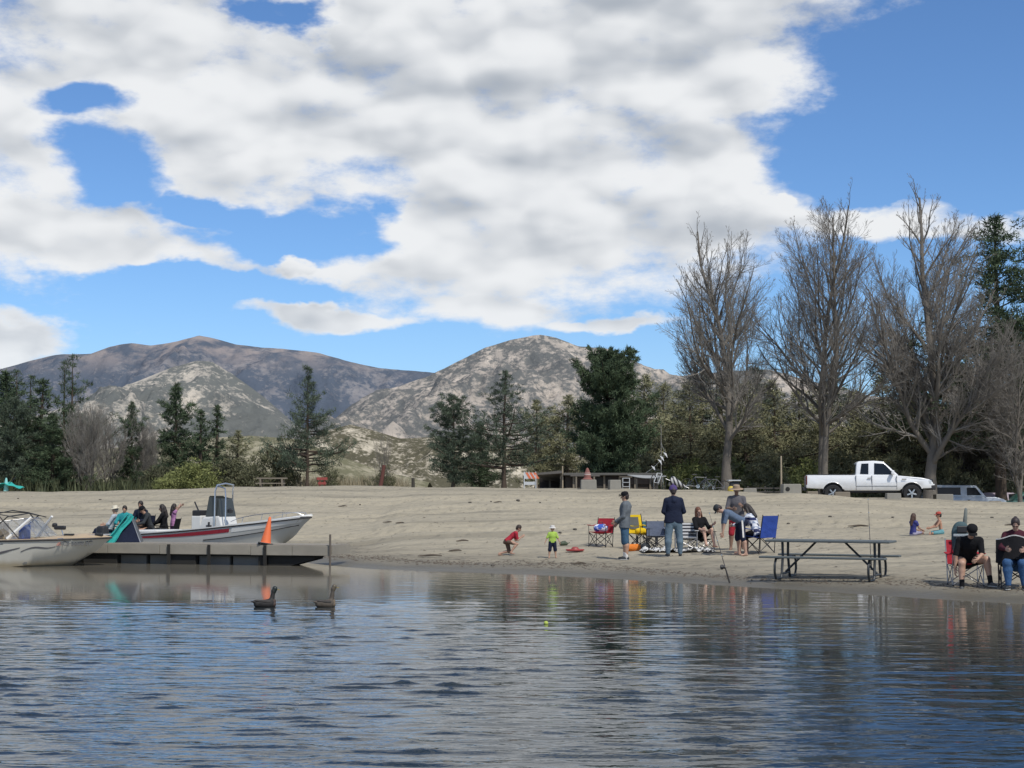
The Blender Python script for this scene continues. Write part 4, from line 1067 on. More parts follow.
# 8 plaid woman in the blue chair
p8 = gnd(760, 553.5)
ch8 = camp_chair('royal blue high-backed folding chair with a grey mesh panel, right of the group', p8, R(38), royal, DKM, .42, .96, .56, panel=cloth('mesh_grey', (.25, .27, .28)))
person('woman with long dark hair in a navy and white plaid shirt in the blue chair', W_(ch8, (0, .08, 0)), R(56), 1.66, lean=24, arms=[((40, 6), (82, -8)), ((44, 8), (80, -8))], legs=[((76, 6), (-6, 2)), ((82, 8), (4, 2))],
       seat=.44, head=(14, 0), hair=(.02, .014, .012), hairstyle='long', top=plaid('plaid_flannel', (.02, .03, .10), (.70, .72, .76), (.25, .30, .42), 42), sleeve=1.95, hem=.05, bottom=(black, 1.3), w=.98, build=1.05, skinc=(.38, .23, .17))
# 9, 10 children up the slope
person('girl with long brown hair in a blue-purple top sitting on the upper sand', gnd(913, 535.5), R(-62), 1.15, lean=6, arms=[((30, 6), (70, -8)), ((30, 8), (70, -8))], legs=[((100, 4), (30, 2)), ((92, 8), (20, 2))], seat=0.0,
       hair=(.06, .03, .02), hairstyle='long', top=cloth('indigo', (.05, .055, .20)), sleeve=.4, bottom=(cloth('lilac', (.34, .32, .42)), .8), hk=1.15, w=.92, skinc=(.38, .23, .16), group='children on the beach')
person('shirtless boy in teal shorts and a red cap sitting on the upper sand', gnd(941.5, 534), R(88), 1.15, lean=10, arms=[((40, 4), (72, -12)), ((36, 6), (74, -12))], legs=[((86, 14), (40, -30)), ((84, 14), (46, -30))], seat=0.0,
       hair=(.03, .02, .02), top=None, bottom=(tealsh, .85), hat=('cap', redcap), hk=1.15, w=.92, skinc=(.42, .23, .15), group='children on the beach')
# 11 man in red chair
p11 = gnd(963, 586)
ch11 = camp_chair('red folding chair with grey legs under the man in the black tee', p11+Vector((.08, .12, 0)), R(176), redc, GRM, .40, .86, .56)
person('man in a black tee and cap hunched in the red chair, one arm hanging down', W_(ch11, (0, .10, 0)), R(178), 1.76, lean=40, arms=[((4, 16), (-4, 2)), ((30, -2), (66, -34))], legs=[((84, 12), (2, 2)), ((94, 26), (8, 6))],
       seat=.40, head=(12, 0), hair=(.02, .015, .012), top=black, sleeve=.92, hem=.04, bottom=(black, .98), socks=black, shoes=cloth('shoe_bw', (.10, .10, .10)), hat=('cap', black), w=1.08, build=1.08, skinc=(.46, .28, .20))
# 12 woman at right edge
p12 = gnd(1013, 588)
ch12 = camp_chair('dark folding chair at the right edge under the woman in jeans', p12+Vector((.10, .10, 0)), R(168), darkgrey, DKM, .42, .86, .58)
person('woman with sunglasses, dark blanket and bright blue jeans sitting at the right edge', W_(ch12, (0, .08, 0)), R(160), 1.68, lean=12, arms=[((32, 14), (86, -22)), ((32, 14), (84, -22))], legs=[((84, 8), (2, -2)), ((84, 4), (-8, 2))],
       seat=.43, head=(16, 0), hair=(.03, .02, .018), hairstyle='bun', top=maroon, sleeve=1.95, hood=True, bottom=(jean2, 1.95), shoes=darkgrey, glasses=True, w=1.1, build=1.22, skinc=(.40, .25, .19))
bl = MB(); G = []
for i in range(9):
    u = i/8; G.append([(-.34+.68*v+.0, .20-.02*u+.10*sin(pi*v)*(1-u*.3) + .12*(1-u), .52+.42*u-.05*abs(2*v-1)**2-.02*sin(v*9)) for v in np.linspace(0, 1, 13)])
q12 = W_(ch12, (0, .06, 0))
bo = thing('blanket', 'black blanket with a white edge held by the woman at the right edge', 'blanket', q12, R(160))
MB().slab(G, .03).build('cloth', black, bo, smooth=True)
MB().slab([[(g[0]*1.0, g[1]+.004, g[2]+dz) for g in G[-1]] for dz in (-.008, .012)], .034).build('trim', whitec, bo, smooth=True)
# 13-18 group beyond the moored boat
YG = 50
def gg(px, dy=0): v = gy(px, YG+dy); return v
gp_ = 'people sitting together beyond the moored boat'
c13 = camp_chair('teal folding chair leaning back beneath the person in the pale hat', gg(113), R(80), teal, DKM, .40, .92, .56, recl=.2)
person('person in a pale sun hat and light shirt reclining with dark-trousered legs stretched left', W_(c13, (0, .08, 0)), R(84), 1.70, lean=-22, arms=[((38, 10), (80, -10)), ((30, 10), (70, -8))], legs=[((96, 6), (28, 2)), ((88, 8), (34, 2))],
       seat=.42, head=(26, 0), hair=(.25, .22, .2), top=cloth('pale', (.42, .46, .50)), sleeve=1.2, bottom=(navy, 1.95), shoes=whitec, hat=('sun', cloth('cream', (.65, .60, .48))), group=gp_)
c14 = camp_chair('dark teal folding chair under the person in the teal jacket', gg(127), R(176), teal, DKM, .42, .95, .62)
person('person with short black hair in a teal jacket sitting and facing the lake', W_(c14, (0, .08, 0)), R(178), 1.66, lean=10, arms=[((24, 18), (84, -30)), ((24, 18), (84, -30))], legs=[((84, 8), (2, 2)), ((84, 8), (2, 2))],
       seat=.44, head=(10, 0), hair=(.02, .015, .012), top=cloth('teal_jacket', (.03, .27, .29)), sleeve=1.95, hood=True, bottom=(navy, 1.95), shoes=darkgrey, w=1.15, build=1.2, group=gp_)
c15 = camp_chair('navy folding chair under the bare-legged person in a navy jacket', gg(143), R(168), navy, DKM, .50, .98, .56)
person('person in a navy jacket with bare legs, sitting upright and tallest of the seated group', W_(c15, (0, .08, 0)), R(166), 1.74, lean=4, arms=[((20, 14), (84, -26)), ((20, 12), (84, -26))], legs=[((88, 2), (20, -14)), ((84, 6), (4, 2))],
       seat=.54, head=(12, 0), hair=(.02, .015, .012), top=navy, sleeve=1.95, hood=True, bottom=(brownsh, .95), shoes=darkgrey, w=1.02, group=gp_, skinc=(.34, .20, .14))
c16 = camp_chair('black folding chair under the hunched person with a dark cap', gg(154, -.2), R(120), black, DKM, .42, .88, .56)
person('hunched person in dark clothes and a dark cap right of the navy jacket', W_(c16, (0, .08, 0)), R(122), 1.68, lean=24, arms=[((34, 10), (78, -12)), ((34, 10), (78, -12))], legs=[((82, 6), (4, 2)), ((84, 8), (-4, 2))],
       seat=.44, head=(14, 0), hair=(.02, .015, .012), top=darkgrey, sleeve=1.95, hood=True, bottom=(black, 1.95), shoes=darkgrey, hat=('cap', black), group=gp_)
c17 = camp_chair('black folding chair nearest the child in pink', gg(168), R(84), black, DKM, .42, .88, .54)
person('person all in black with black hair sitting side-on and facing left', W_(c17, (0, .08, 0)), R(92), 1.72, lean=8, arms=[((36, 6), (64, -10)), ((36, 6), (64, -10))], legs=[((78, 6), (-2, 2)), ((84, 8), (8, 2))],
       seat=.44, head=(8, 0), hair=(.012, .01, .01), hairstyle='long', top=black, sleeve=1.95, hem=.05, bottom=(black, 1.95), shoes=darkgrey, group=gp_)
person('child in a pink dress standing with both arms raised beside the seated group', gg(172, .4)+Vector((.05, 0, 0)), R(-60), 1.30, lean=4, arms=[((150, 14), (130, -50)), ((120, 14), (140, -30))], legs=[((2, 6), (0, 2)), ((-2, 6), (0, 2))],
       head=(4, 0), hair=(.02, .015, .012), hairstyle='long', top=pinkc, sleeve=.3, hem=.22, bottom=(pinkc, .5), hk=1.14, w=.92, group=gp_, skinc=(.42, .26, .19))
# ================================================================ boats
GEL = M('gelcoat_white', (.72, .71, .67), .3, var=.07, scale=2.2, coat=.4); GELW = M('gelcoat_pale', (.56, .55, .50), .4, var=.12, scale=2., coat=.2)
TAN = M('deck_tan', (.46, .35, .22), .5, var=.14, scale=3); RUB = M('rub_rail', (.03, .028, .03), .6); REDP = M('red_gelcoat', (.30, .025, .04), .3, var=.12, coat=.4)
STEEL = M('stainless', (.55, .55, .56), .22, 1., var=.08); BLK = M('black_plastic', (.02, .02, .022), .5); WOODG = M('weathered_wood', (.25, .225, .185), .9, var=.35, scale=5, bump=.7, bdist=.02)
VINB = M('blue_vinyl', (.02, .05, .22), .5); TINT = M('smoked_acrylic', (.05, .055, .05), .15); STAIN = M('hull_stain', (.34, .27, .16), .7, var=.3, scale=4)
def hullm(name, c, stain_z):
    m, n, b = newmat(name); p = n.coord('Object'); x, y, z = n.sep(p)
    f = n.noise(n.map(p, (1.2, 1, .35)), 4, 6, .65); g = n.noise(p, 1.1, 3, .5)
    base = n.mix((f*.6+g*.5-.1).clamp(), [q*.84 for q in c], c)
    k = (1.-((z+(f-.5)*.10)).step(stain_z*.2, stain_z))*.75
    base = n.mix(k, base, (.30, .235, .13)); n.link(base, b.inputs['Base Color']); b.inputs['Roughness'].default_value = .38
    b.inputs['Coat Weight'].default_value = .3; return m
def hull_sections(L, beam, sheer0, sheer1, draft, rake, n=26, flare=.12, full=2.4, chine_h=.10):
    """rows of points keel -> chine -> knuckle -> gunwale for one side, x from 0 (stern) to L (bow)"""
    rows = []
    for i in range(n+1):
        t = i/n; q = max(0, (t-.35)/.65)
        hb = beam/2*(1-q**full)**.75 if t < 1 else 0.
        sh = sheer0+(sheer1-sheer0)*t**1.7
        kz = -draft+(draft+sheer1*.45)*max(0, (t-.72)/.28)**2.0
        cz = -draft*.3+chine_h+(sh*.55)*max(0, (t-.45)/.55)**1.8; cz = min(cz, sh-.03)
        cb = hb*(1-flare-.30*q**2)
        xg = L*t; xk = L*t-rake*max(0, (t-.5)/.5)**1.4*1.0; xc = L*t-rake*.55*max(0, (t-.5)/.5)**1.4
        kb = hb*.9+cb*.1; kz2 = cz+(sh-cz)*.58
        rows.append([(xk, 0., kz), (xc, cb, cz), ((xc+xg)/2, kb*.985, kz2), (xg, hb, sh)])
    return rows
def make_hull(root, rows, mat):
    b = MB()
    for sgn in (1, -1):
        G = [[(p[0], sgn*p[1], p[2]) for p in r] for r in rows]; N = len(G); o = [q for r in G for q in r]
        f = [(i*4+j, (i+1)*4+j, (i+1)*4+j+1, i*4+j+1) for i in range(N-1) for j in range(3)]; b.add(o, f)
    r0 = rows[0]; b.add([(p[0], p[1], p[2]) for p in r0]+[(p[0], -p[1], p[2]) for p in reversed(r0)], [tuple(range(8))])
    h = b.build('hull', mat, root, smooth=True); return h
def on_side(rows, x, k, sgn=-1, out=.006):
    """point on the hull side at length x, k from 0 knuckle-ish chine to 1 gunwale"""
    i = 0
    xs_ = [r[3][0] for r in rows]; t = np.interp(x, xs_, range(len(xs_))); i = min(int(t), len(rows)-2); w = t-i
    def P(r):
        a, b_, c = np.array(r[1]), np.array(r[2]), np.array(r[3])
        return a+(b_-a)*(k/.58) if k < .58 else b_+(c-b_)*((k-.58)/.42)
    p = P(rows[i])*(1-w)+P(rows[i+1])*w
    return Vector((p[0], sgn*(p[1]+out), p[2]))
def side_strip(rows, pts, wid, mat, parent, name, sgn=-1, out=.008):
    """pts: (x, k) along a stripe, wid list in k units"""
    G = []
    for (x, k), w in zip(pts, wid): G.append([on_side(rows, x, k-w/2, sgn, out), on_side(rows, x, k, sgn, out), on_side(rows, x, k+w/2, sgn, out)])
    return MB().slab(G, .006).build(name, mat, parent, smooth=True)
def gunwale(root, rows, mat, name, r_, dz=0., both=True, dx=0.):
    pts = [(r[3][0]+dx, -(r[3][1]+.012), r[3][2]+dz) for r in rows]+[(r[3][0]+dx, r[3][1]+.012, r[3][2]+dz) for r in reversed(rows[:-1])]
    return MB().tube(pts, r_, 8).build(name, mat, root, smooth=True)
# ---- tan runabout
bx0 = at(112, 536, 39.0)
runabout = thing('motorboat', 'white and tan runabout with dark swoosh stripes moored at the left edge', 'boat', (bx0.x, 39.0, -.02), R(-7))
L1 = 5.6; rows = hull_sections(L1, 2.15, .62, .72, .26, .72, 28, .10, 3.2, .06)
rows = [[(p[0]-L1, p[1], p[2]) for p in r] for r in rows]
h1 = make_hull(runabout, rows, hullm('hull_offwhite', (.60, .575, .50), .22))
gunwale(runabout, rows, RUB, 'rub_rail', .022)
# deck with cockpit opening
G = []
for r in rows:
    hb = r[3][1]; z = r[3][2]
    if r[3][0] > -1.9: G.append([(r[3][0], hb*u, z+.012+.10*(1-u*u)*min(1, (r[3][0]+1.9)*1.2)*min(1, max(0, -r[3][0])*2)) for u in np.linspace(-1, 1, 11)])
MB().slab(G, .03).build('foredeck', TAN, runabout, smooth=True)
for sg in (1, -1):
    G = [[(r[3][0], sg*r[3][1]*u, r[3][2]+.012+.03*(1-abs(u))) for u in (1, .9, .78)] for r in rows if r[3][0] <= -1.7]
    MB().slab(G, .04).build('side_deck', TAN, runabout, smooth=True)
MB().box((-3.7, 0, .12), (3.7, 1.7, .04)).build('cockpit_sole', M('carpet_grey', (.16, .16, .15), .95), runabout)
MB().tube([(-1.02+.04*i, -.95+.07*i, .72) for i in range(3)], .012, 8).build('cleat', STEEL, runabout)
# windshield and its white raked posts
gm, gn, gb = newmat('clear_acrylic'); gb.inputs['Base Color'].default_value = (.75, .8, .82, 1); gb.inputs['Roughness'].default_value = .05; gb.inputs['Transmission Weight'].default_value = .9; gb.inputs['Alpha'].default_value = .28
GLASS = gm
def quad_pane(a, b_, c, d, mat, nm, parent, th=.01): return MB().slab([[a, b_], [d, c]], th).build(nm, mat, parent)
w0 = [(-2.35, -.93, .70), (-1.72, -.62, .75), (-1.45, 0, .80), (-1.72, .62, .75), (-2.35, .93, .70)]
w1 = [(-2.72, -.80, 1.12), (-2.12, -.50, 1.20), (-1.95, 0, 1.22), (-2.12, .50, 1.20), (-2.72, .80, 1.12)]
ws = MB().slab([w0, w1], .012).build('windshield', GLASS, runabout)
MB().tube(w1, .013, 6).build('frame', STEEL, ws)
MB().tube([(-1.86, -.62, 1.24), (-2.36, -.90, .70)], [.035, .05], 6).build('windshield_post', GEL, runabout)
MB().tube([(-1.86, .62, 1.24), (-2.36, .90, .70)], [.035, .05], 6).build('windshield_post', GEL, runabout)
# folded canopy frame
fr = [[(-3.0, -.95, .70), (-2.35, -.90, 1.26), (-2.2, 0, 1.33), (-2.35, .90, 1.26), (-3.0, .95, .70)], [(-2.05, -.9, .72), (-2.62, -.92, 1.33), (-2.65, 0, 1.40), (-2.62, .92, 1.33), (-2.05, .9, .72)]]
for f in fr: MB().tube(f, .016, 6).build('canopy_bow', BLK, runabout, smooth=True)
MB().tube([(-5.3, -.92, 1.36), (-2.62, -.92, 1.33), (-2.1, -.8, 1.22)], .013, 6).build('canopy_rail', BLK, runabout)
MB().tube([(-5.3, .92, 1.36), (-2.62, .92, 1.33), (-2.1, .8, 1.22)], .013, 6).build('canopy_rail', BLK, runabout)
bs = MB().box((-2.15, -.35, .80), (.14, .46, .50)).build('seat_back', VINB, runabout, bevel=.04)
MB().box((-2.35, -.35, .58), (.46, .46, .14)).build('seat', VINB, runabout, bevel=.04)
MB().box((-3.5, -.5, .66), (.9, .5, .14)).build('bench_seat', VINB, runabout, bevel=.04)
MB().box((-2.76, -.3, .86), (.20, .34, .46)).build('console_box', M('brown_case', (.20, .16, .11), .7), runabout, bevel=.02)
MB().box((-2.7, -.1, .64), (.5, .7, .28)).build('console', TAN, runabout, bevel=.04)
MB().lathe([(.15, 0), (.165, .01), (.15, .02)], 16, (-2.45, .2, .88), 'X').build('steering_wheel', BLK, runabout)
tm = MB().box((-1.18, -.45, .98), (.30, .10, .10)).build('trolling_motor', BLK, runabout, bevel=.03)
MB().lathe([(0, -.07), (.05, -.05), (.06, 0), (.05, .05), (0, .07)], 10, (-1.32, -.45, 1.04), 'X').build('motor_head', BLK, tm)
MB().tube([(-1.14, -.45, .94), (-1.10, -.45, .80), (-1.0, -.42, .78), (-.35, -.2, .79)], .016, 8).build('shaft', STEEL, tm)
MB().box((-.95, -.42, .80), (.24, .10, .06)).build('mount', BLK, tm, bevel=.01)
MB().box((-.27, -.18, .80), (.20, .12, .09)).build('propeller_housing', BLK, tm, bevel=.03)
SW = M('swoosh_grey', (.10, .095, .10), .5)
side_strip(rows, [(-1.92+.085*i, .60+.012*i+.06*sin(i*.62-.6)) for i in range(11)], [.02+.045*sin(pi*i/10) for i in range(11)], SW, h1, 'stripe')
side_strip(rows, [(-3.5+.155*i, .12+.60*(i/10)**.8) for i in range(11)], [.07+.05*sin(pi*i/10)-.004*i for i in range(11)], SW, h1, 'stripe')
side_strip(rows, [(-3.5+.14*i, .80+.012*i) for i in range(9)], [.11-.012*i for i in range(9)], SW, h1, 'stripe')
def text(body, size, mat, parent, loc, rot, name, ext=.002, bold=True):
    c = bpy.data.curves.new(name, 'FONT'); c.body = body; c.size = size; c.extrude = ext; c.align_x = 'CENTER'; c.align_y = 'CENTER'; c.offset = size*.03 if bold else 0
    q = bpy.data.objects.new(name, c); COL.objects.link(q); bpy.context.view_layer.update(); me = bpy.data.meshes.new_from_object(q); bpy.data.objects.remove(q)
    o = bpy.data.objects.new(name, me); me.materials.clear(); me.materials.append(mat); o.location = loc; o.rotation_euler = rot; return link(o, parent)
pc = on_side(rows, -.58, .76, -1, .012); pa = on_side(rows, -.86, .76, -1, .012); pb = on_side(rows, -.36, .76, -1, .012); ya = atan2(pb.y-pa.y, pb.x-pa.x)
text('CF 5688 SC', .15, M('lettering_grey', (.09, .09, .09), .6), h1, (pc.x, pc.y-.012, pc.z), (R(82), 0, ya), 'registration_lettering')
sp_ = on_side(rows, -1.02, .80, -1, .012); MB().box((sp_.x, sp_.y, sp_.z), (.10, .008, .09)).build('registration_sticker', M('sticker', (.50, .26, .20), .6), h1)
# ---- centre-console boat with red stripe
cc = thing('motorboat', 'white centre-console boat with red side stripe behind the dock, bow on the sand', 'boat', (0, 0, 0), 0)
bow = at(312, 517, 41.4); ang2 = atan2(bow.y-44.9, bow.x-at(108, 536, 44.9).x); L2 = sqrt((bow.y-44.9)**2+(bow.x-at(108, 536, 44.9).x)**2)
cc.location = (bow.x, bow.y, 0); cc.rotation_euler = (0, 0, ang2)
rows2 = hull_sections(L2, 2.1, .60, 1.17, .20, .95, 30, .14, 2.3, .12); rows2 = [[(p[0]-L2, p[1], p[2]) for p in r] for r in rows2]
h2 = make_hull(cc, rows2, hullm('hull_white', (.62, .61, .56), .14))
gunwale(cc, rows2, RUB, 'rub_rail', .018)
for sg in (1, -1):
    G = [[(r[3][0], sg*r[3][1]*u, r[3][2]+.02+.02*(1-abs(u))) for u in (1, .9, .76)] for r in rows2[:26]]
    MB().slab(G, .05).build('side_deck', GEL, cc, smooth=True)
G = [[(r[3][0], r[3][1]*u, r[3][2]+.03+.04*(1-u*u)) for u in np.linspace(-1, 1, 9)] for r in rows2[21:]]
MB().slab(G, .05).build('foredeck', GEL, cc, smooth=True)
G = [[(r[3][0], r[3][1]*.9*u, .32+.25*max(0, i/30-.5)) for u in (-1, 0, 1)] for i, r in enumerate(rows2[:27])]
MB().slab(G, .03).build('cockpit_sole', GELW, cc)
nR = 26
side_strip(rows2, [(-L2*.97+L2*.68*i/nR, .86+.0*i/nR) for i in range(nR+1)], [.03+.11*min(1, i/nR*1.2) for i in range(nR+1)], REDP, h2, 'red_stripe')
side_strip(rows2, [(-L2*.28+L2*.26*i/10, .86) for i in range(11)], [.18]*11, GEL, h2, 'white_band')
MB().tube([on_side(rows2, -L2*.40+L2*.385*i/10, .60, -1, .012) for i in range(11)], .012, 6).build('trim_line', RUB, h2)
con = MB().prism([(-.42, 0), (.36, 0), (.40, .42), (.28, .74), (-.30, .70), (-.42, .46)], -.36, .36).xf(Matrix.Translation((-2.85, 0, .34))).build('console', GEL, cc, bevel=.04)
MB().slab([[(-3.05, -.33, 1.06), (-3.05, .33, 1.06)], [(-2.96, -.30, 1.52), (-2.96, .30, 1.52)]], .012).build('windscreen', TINT, cc)
MB().slab([[(-3.07, -.33, 1.05), (-2.56, -.34, 1.05)], [(-2.98, -.30, 1.50), (-2.66, -.30, 1.46)]], .012).build('windscreen', TINT, cc)
MB().slab([[(-2.56, -.34, 1.05), (-2.56, .34, 1.05)], [(-2.66, -.30, 1.46), (-2.66, .30, 1.46)]], .012).build('windscreen', TINT, cc)
MB().slab([[(-3.07, .33, 1.05), (-2.56, .34, 1.05)], [(-2.98, .30, 1.50), (-2.66, .30, 1.46)]], .012).build('windscreen', TINT, cc)
MB().tube([(-2.72, -.38, .36), (-2.70, -.38, 1.72), (-2.66, -.35, 1.86), (-2.66, 0, 1.90), (-2.66, .35, 1.86), (-2.70, .38, 1.72), (-2.72, .38, .36)], .024, 8).build('grab_rail', STEEL, cc, smooth=True)
MB().tube([(-2.35, -.36, .40), (-2.35, -.36, 1.50), (-2.40, -.33, 1.78), (-2.64, -.33, 1.84)], .020, 8).build('grab_rail', STEEL, cc, smooth=True)
MB().lathe([(0, -.06), (.07, -.04), (.08, .03), (0, .07)], 10, (-2.28, -.25, 1.18)).build('spotlight', BLK, cc)
th_ = MB().box((-3.55, 0, 1.12), (.30, .34, .14)).build('helm_seat', BLK, cc, bevel=.03)
MB().tube([(-3.55, 0, 1.1), (-3.75, 0, 1.38)], .02, 6).build('lever', BLK, th_); MB().tube([(-3.40, .1, 1.15), (-3.20, .1, 1.30)], .025, 6).build('lever', BLK, th_)
MB().box((-3.55, 0, .70), (.34, .34, .74)).build('seat_pedestal', GEL, cc, bevel=.03)
MB().box((-2.92, -.372, .80), (.05, .02, .26)).build('console_mark', BLK, con); MB().box((-2.92, -.374, .84), (.18, .02, .035)).build('console_mark', BLK, con)
MB().lathe([(.05, -.01), (.055, 0), (.04, .012)], 12, (-2.66, -.37, .78), 'Y').build('porthole', STEEL, con)
for sg in (-1, 1):
    pts = []
    for i in range(12):
        x = -2.15+1.98*i/11; p = on_side(rows2, x, 1., sg, -.10); pts.append((x, p.y, p.z+.05+.24*sin(pi*min(1, (i+.3)/11*1.0))**.35*.8))
    MB().tube(pts, .011, 6).build('bow_rail', STEEL, cc, smooth=True)
    for i in (2, 5, 8): MB().tube([pts[i], (pts[i][0]-.05, pts[i][1]*1.03, pts[i][2]-.26)], .009, 6).build('rail_post', STEEL, cc)
MB().box((-L2+2.1, -.2, .74), (.85, 1.1, .09)).build('stern_hatch', GEL, cc, bevel=.03)
ob = MB().box((-L2-.22, 0, .58), (.34, .34, .55), taper=.8).build('outboard_motor', BLK, cc, bevel=.06); MB().box((-L2-.20, 0, .2), (.12, .12, .8)).build('leg', BLK, ob, bevel=.02)
MB().tube([(-L2+2.05, -.98, .72), (-L2+2.05, -.98, 1.5)], .006, 5).build('antenna', BLK, cc)
for o in cc.children:
    if o.name.split('.')[0] in ('console', 'windscreen', 'grab_rail', 'spotlight', 'porthole', 'helm_seat', 'seat_pedestal'):
        for q in [o]+list(o.children):
            for v in q.data.vertices: v.co.z = .34+(v.co.z-.34)*(1.22 if v.co.z < 1.55 else 1.14); v.co.x -= .30; v.co.z -= .04
# ================================================================ dock
dk = thing('dock', 'weathered wooden floating dock with dark gaps between its grey floats', 'dock', (-4.52, 38.5, 0), atan2(.27, -.963))
DL = 13.2; DZ = .53
dm = M('dock_fascia', (.27, .245, .20), .9, var=.4, scale=2.2, bump=.8, bdist=.02); DARK = M('underdock_black', (.018, .017, .015), .9)
for k in range(int(DL/.145)):       # deck boards are pattern: one mesh
    pass
b = MB()
for k in range(int(DL/.145)): b.box((.0725+k*.145, -.60, DZ-.02), (.135, 1.15, .035))
b.build('deck_board', WOODG, dk)
bl_ = [0, 1.02, 2.15, 3.3, 4.7, 6.2, 8.0, 10., DL]
for a, c in zip(bl_[:-1], bl_[1:]): MB().box(((a+c)/2, 0.0, DZ-.14+random.uniform(-.006, .006)), (c-a-.012, .05, .245)).build('fascia_board', dm, dk, bevel=.006)
for a, c in zip(bl_[:-1], bl_[1:]): MB().box(((a+c)/2, -1.2, DZ-.13), (c-a-.012, .05, .235)).build('fascia_board', dm, dk)
MB().box((-.03, -.6, DZ-.13), (.05, 1.2, .235)).build('fascia_board', dm, dk)
MB().box((DL/2+.9, -.6, DZ-.28), (DL-2, 1.1, .05)).build('underframe', DARK, dk)
FLT = M('float_grey', (.12, .12, .112), .7, var=.3, scale=3)
for (a, c) in ((2.0, 2.75), (2.83, 3.7), (4.45, 5.1), (5.2, 5.95), (7.0, 7.9), (9.0, 10.5)):
    MB().box(((a+c)/2, -.50, .08), (c-a, .6, .36)).build('float', FLT, dk, bevel=.03)
for (a, c) in ((1.75, 1.98), (3.72, 4.42), (5.97, 6.95)): MB().box(((a+c)/2, -.36, .0), (c-a, .6, .50)).build('float', DARK, dk, bevel=.02)  # black boxes, not floats: they stand for the shaded void between floats
MB().prism([(.45, .24), (.50, .16), (1.72, -.15), (1.72, .24)], -.7, -.10).build('ramp_support', DARK, dk)
for x in (1.75, 3.3, 4.43): MB().box((x, .035, .18), (.07, .06, .66)).build('bracket', DARK, dk)
MB().tube([(-.02, .06, -.4), (-.02, .06, .80)], .028, 8).build('mooring_pole', M('rusty_pipe', (.12, .10, .08), .8), dk)
MB().lathe([(.04, 0), (.05, .015), (.03, .03)], 8, (2.0, -.1, DZ)).build('cleat', STEEL, dk)
# cone
dd = Vector((cos(dk.rotation_euler[2]), sin(dk.rotation_euler[2]), 0)); yy = Vector((-dd.y, dd.x, 0))
cpos = Vector(dk.location)+dd*1.62-yy*-.0
cp_ = at(265.5, 541, 39.15); cpos = Vector((cp_.x, 39.15, DZ))
cn = thing('traffic_cone', 'faded orange traffic cone with black base leaning slightly on the dock', 'cone', cpos, R(10), None, (R(-4), R(9)))
ORM = M('cone_orange', (.75, .16, .05), .6, var=.2, scale=5)
MB().lathe([(.135, .03), (.15, .035), (.13, .05), (.10, .24), (.075, .40), (.045, .60), (.03, .69), (.022, .70), (0, .70)], 24).build('body', ORM, cn, smooth=True)
MB().box((0, 0, .018), (.38, .38, .034)).build('base', BLK, cn, bevel=.01)
# ================================================================ ducks
def duck(label, px, py, rz, dark, L_=.46, headup=0., neckup=.0, breast=(.14, .08, .05), bodyc=(.05, .042, .036)):
    p = gnd(px, py); t = thing('duck', label, 'duck', (p.x, p.y, 0), rz, 'ducks swimming in front of the dock')
    s = L_/.5
    hk_ = .25*s+neckup; t.location.z = .02
    prims = [((-.15*s, 0, .030*s), (.08*s, 0, .028*s), .055*s, .090*s, ((0, 1, 0), 1.05)), ((-.10*s, 0, .06*s), (-.25*s, 0, .085*s), .055*s, .014*s, ((0, 0, 1), 1.3)), ((.12*s, 0, .06*s), (.155*s, 0, hk_), .050*s, .030*s),
             ((.155*s, 0, hk_), (.175*s, 0, hk_+.035*s), .033*s, .034*s)]
    bodym = M('duck_body_'+str(int(bodyc[0]*1000)), bodyc, .7, var=.5, scale=40); hm_ = M('duck_head_'+str(int(dark[0]*1000)), dark, .4, var=.2); br = M('duck_breast_'+str(int(breast[0]*1000)), breast, .7, var=.3, scale=30)
    blob_obj('body', prims, bodym, t, .008, .03)
    blob_obj('head', [((.158*s, 0, hk_-.02*s), (.18*s, 0, hk_+.037*s), .040*s, .046*s)], hm_, t, .006, .01)
    MB().slab([[(.205*s+.06*s*u, .016*s*v*(1+.2*u), hk_+.028*s-.012*s*u) for v in (-1, 0, 1)] for u in (0, .5, 1)], .012*s).build('bill', M('bill', (.30, .22, .06), .5), t, smooth=True)
    blob_obj('breast', [((.13*s, 0, .03*s), (.14*s, 0, .07*s), .074*s, .058*s)], br, t, .008, .01)
    for sg in (1, -1): blob_obj('wing', [((.06*s, sg*.065*s, .065*s), (-.18*s, sg*.035*s, .095*s), .035*s, .014*s, ((0, 1, 0), 1.5))], M('duck_wing', (.035, .03, .027), .7, var=.5, scale=50), t, .007, .01)
    for sg in (1, -1): MB().lathe([(0, -.004), (.005, 0), (0, .004)], 6, (.195*s, sg*.030*s, hk_+.045*s)).build('eye', BLK, t)
duck('duck with dark glossy head and pale flank swimming on the left', 265, 607, R(32), (.012, .018, .014), .47, breast=(.07, .045, .035), bodyc=(.018, .016, .015))
duck('brown duck with upright neck swimming right of the dark-headed one', 325.5, 607, R(35), (.10, .08, .05), .44, neckup=.05, breast=(.16, .12, .08), bodyc=(.075, .06, .045))
p = gnd(546, 624); o = MB().lathe([(0, -.033), (.02, -.026), (.031, -.01), (.033, 0), (.031, .01), (.02, .026), (0, .033)], 14, (0, 0, 0)).build('ball', M('tennis_ball', (.42, .50, .10), .9), None, smooth=True, label='small yellow-green ball floating on the open water', cat='ball'); o.location = (p.x, p.y, .012)
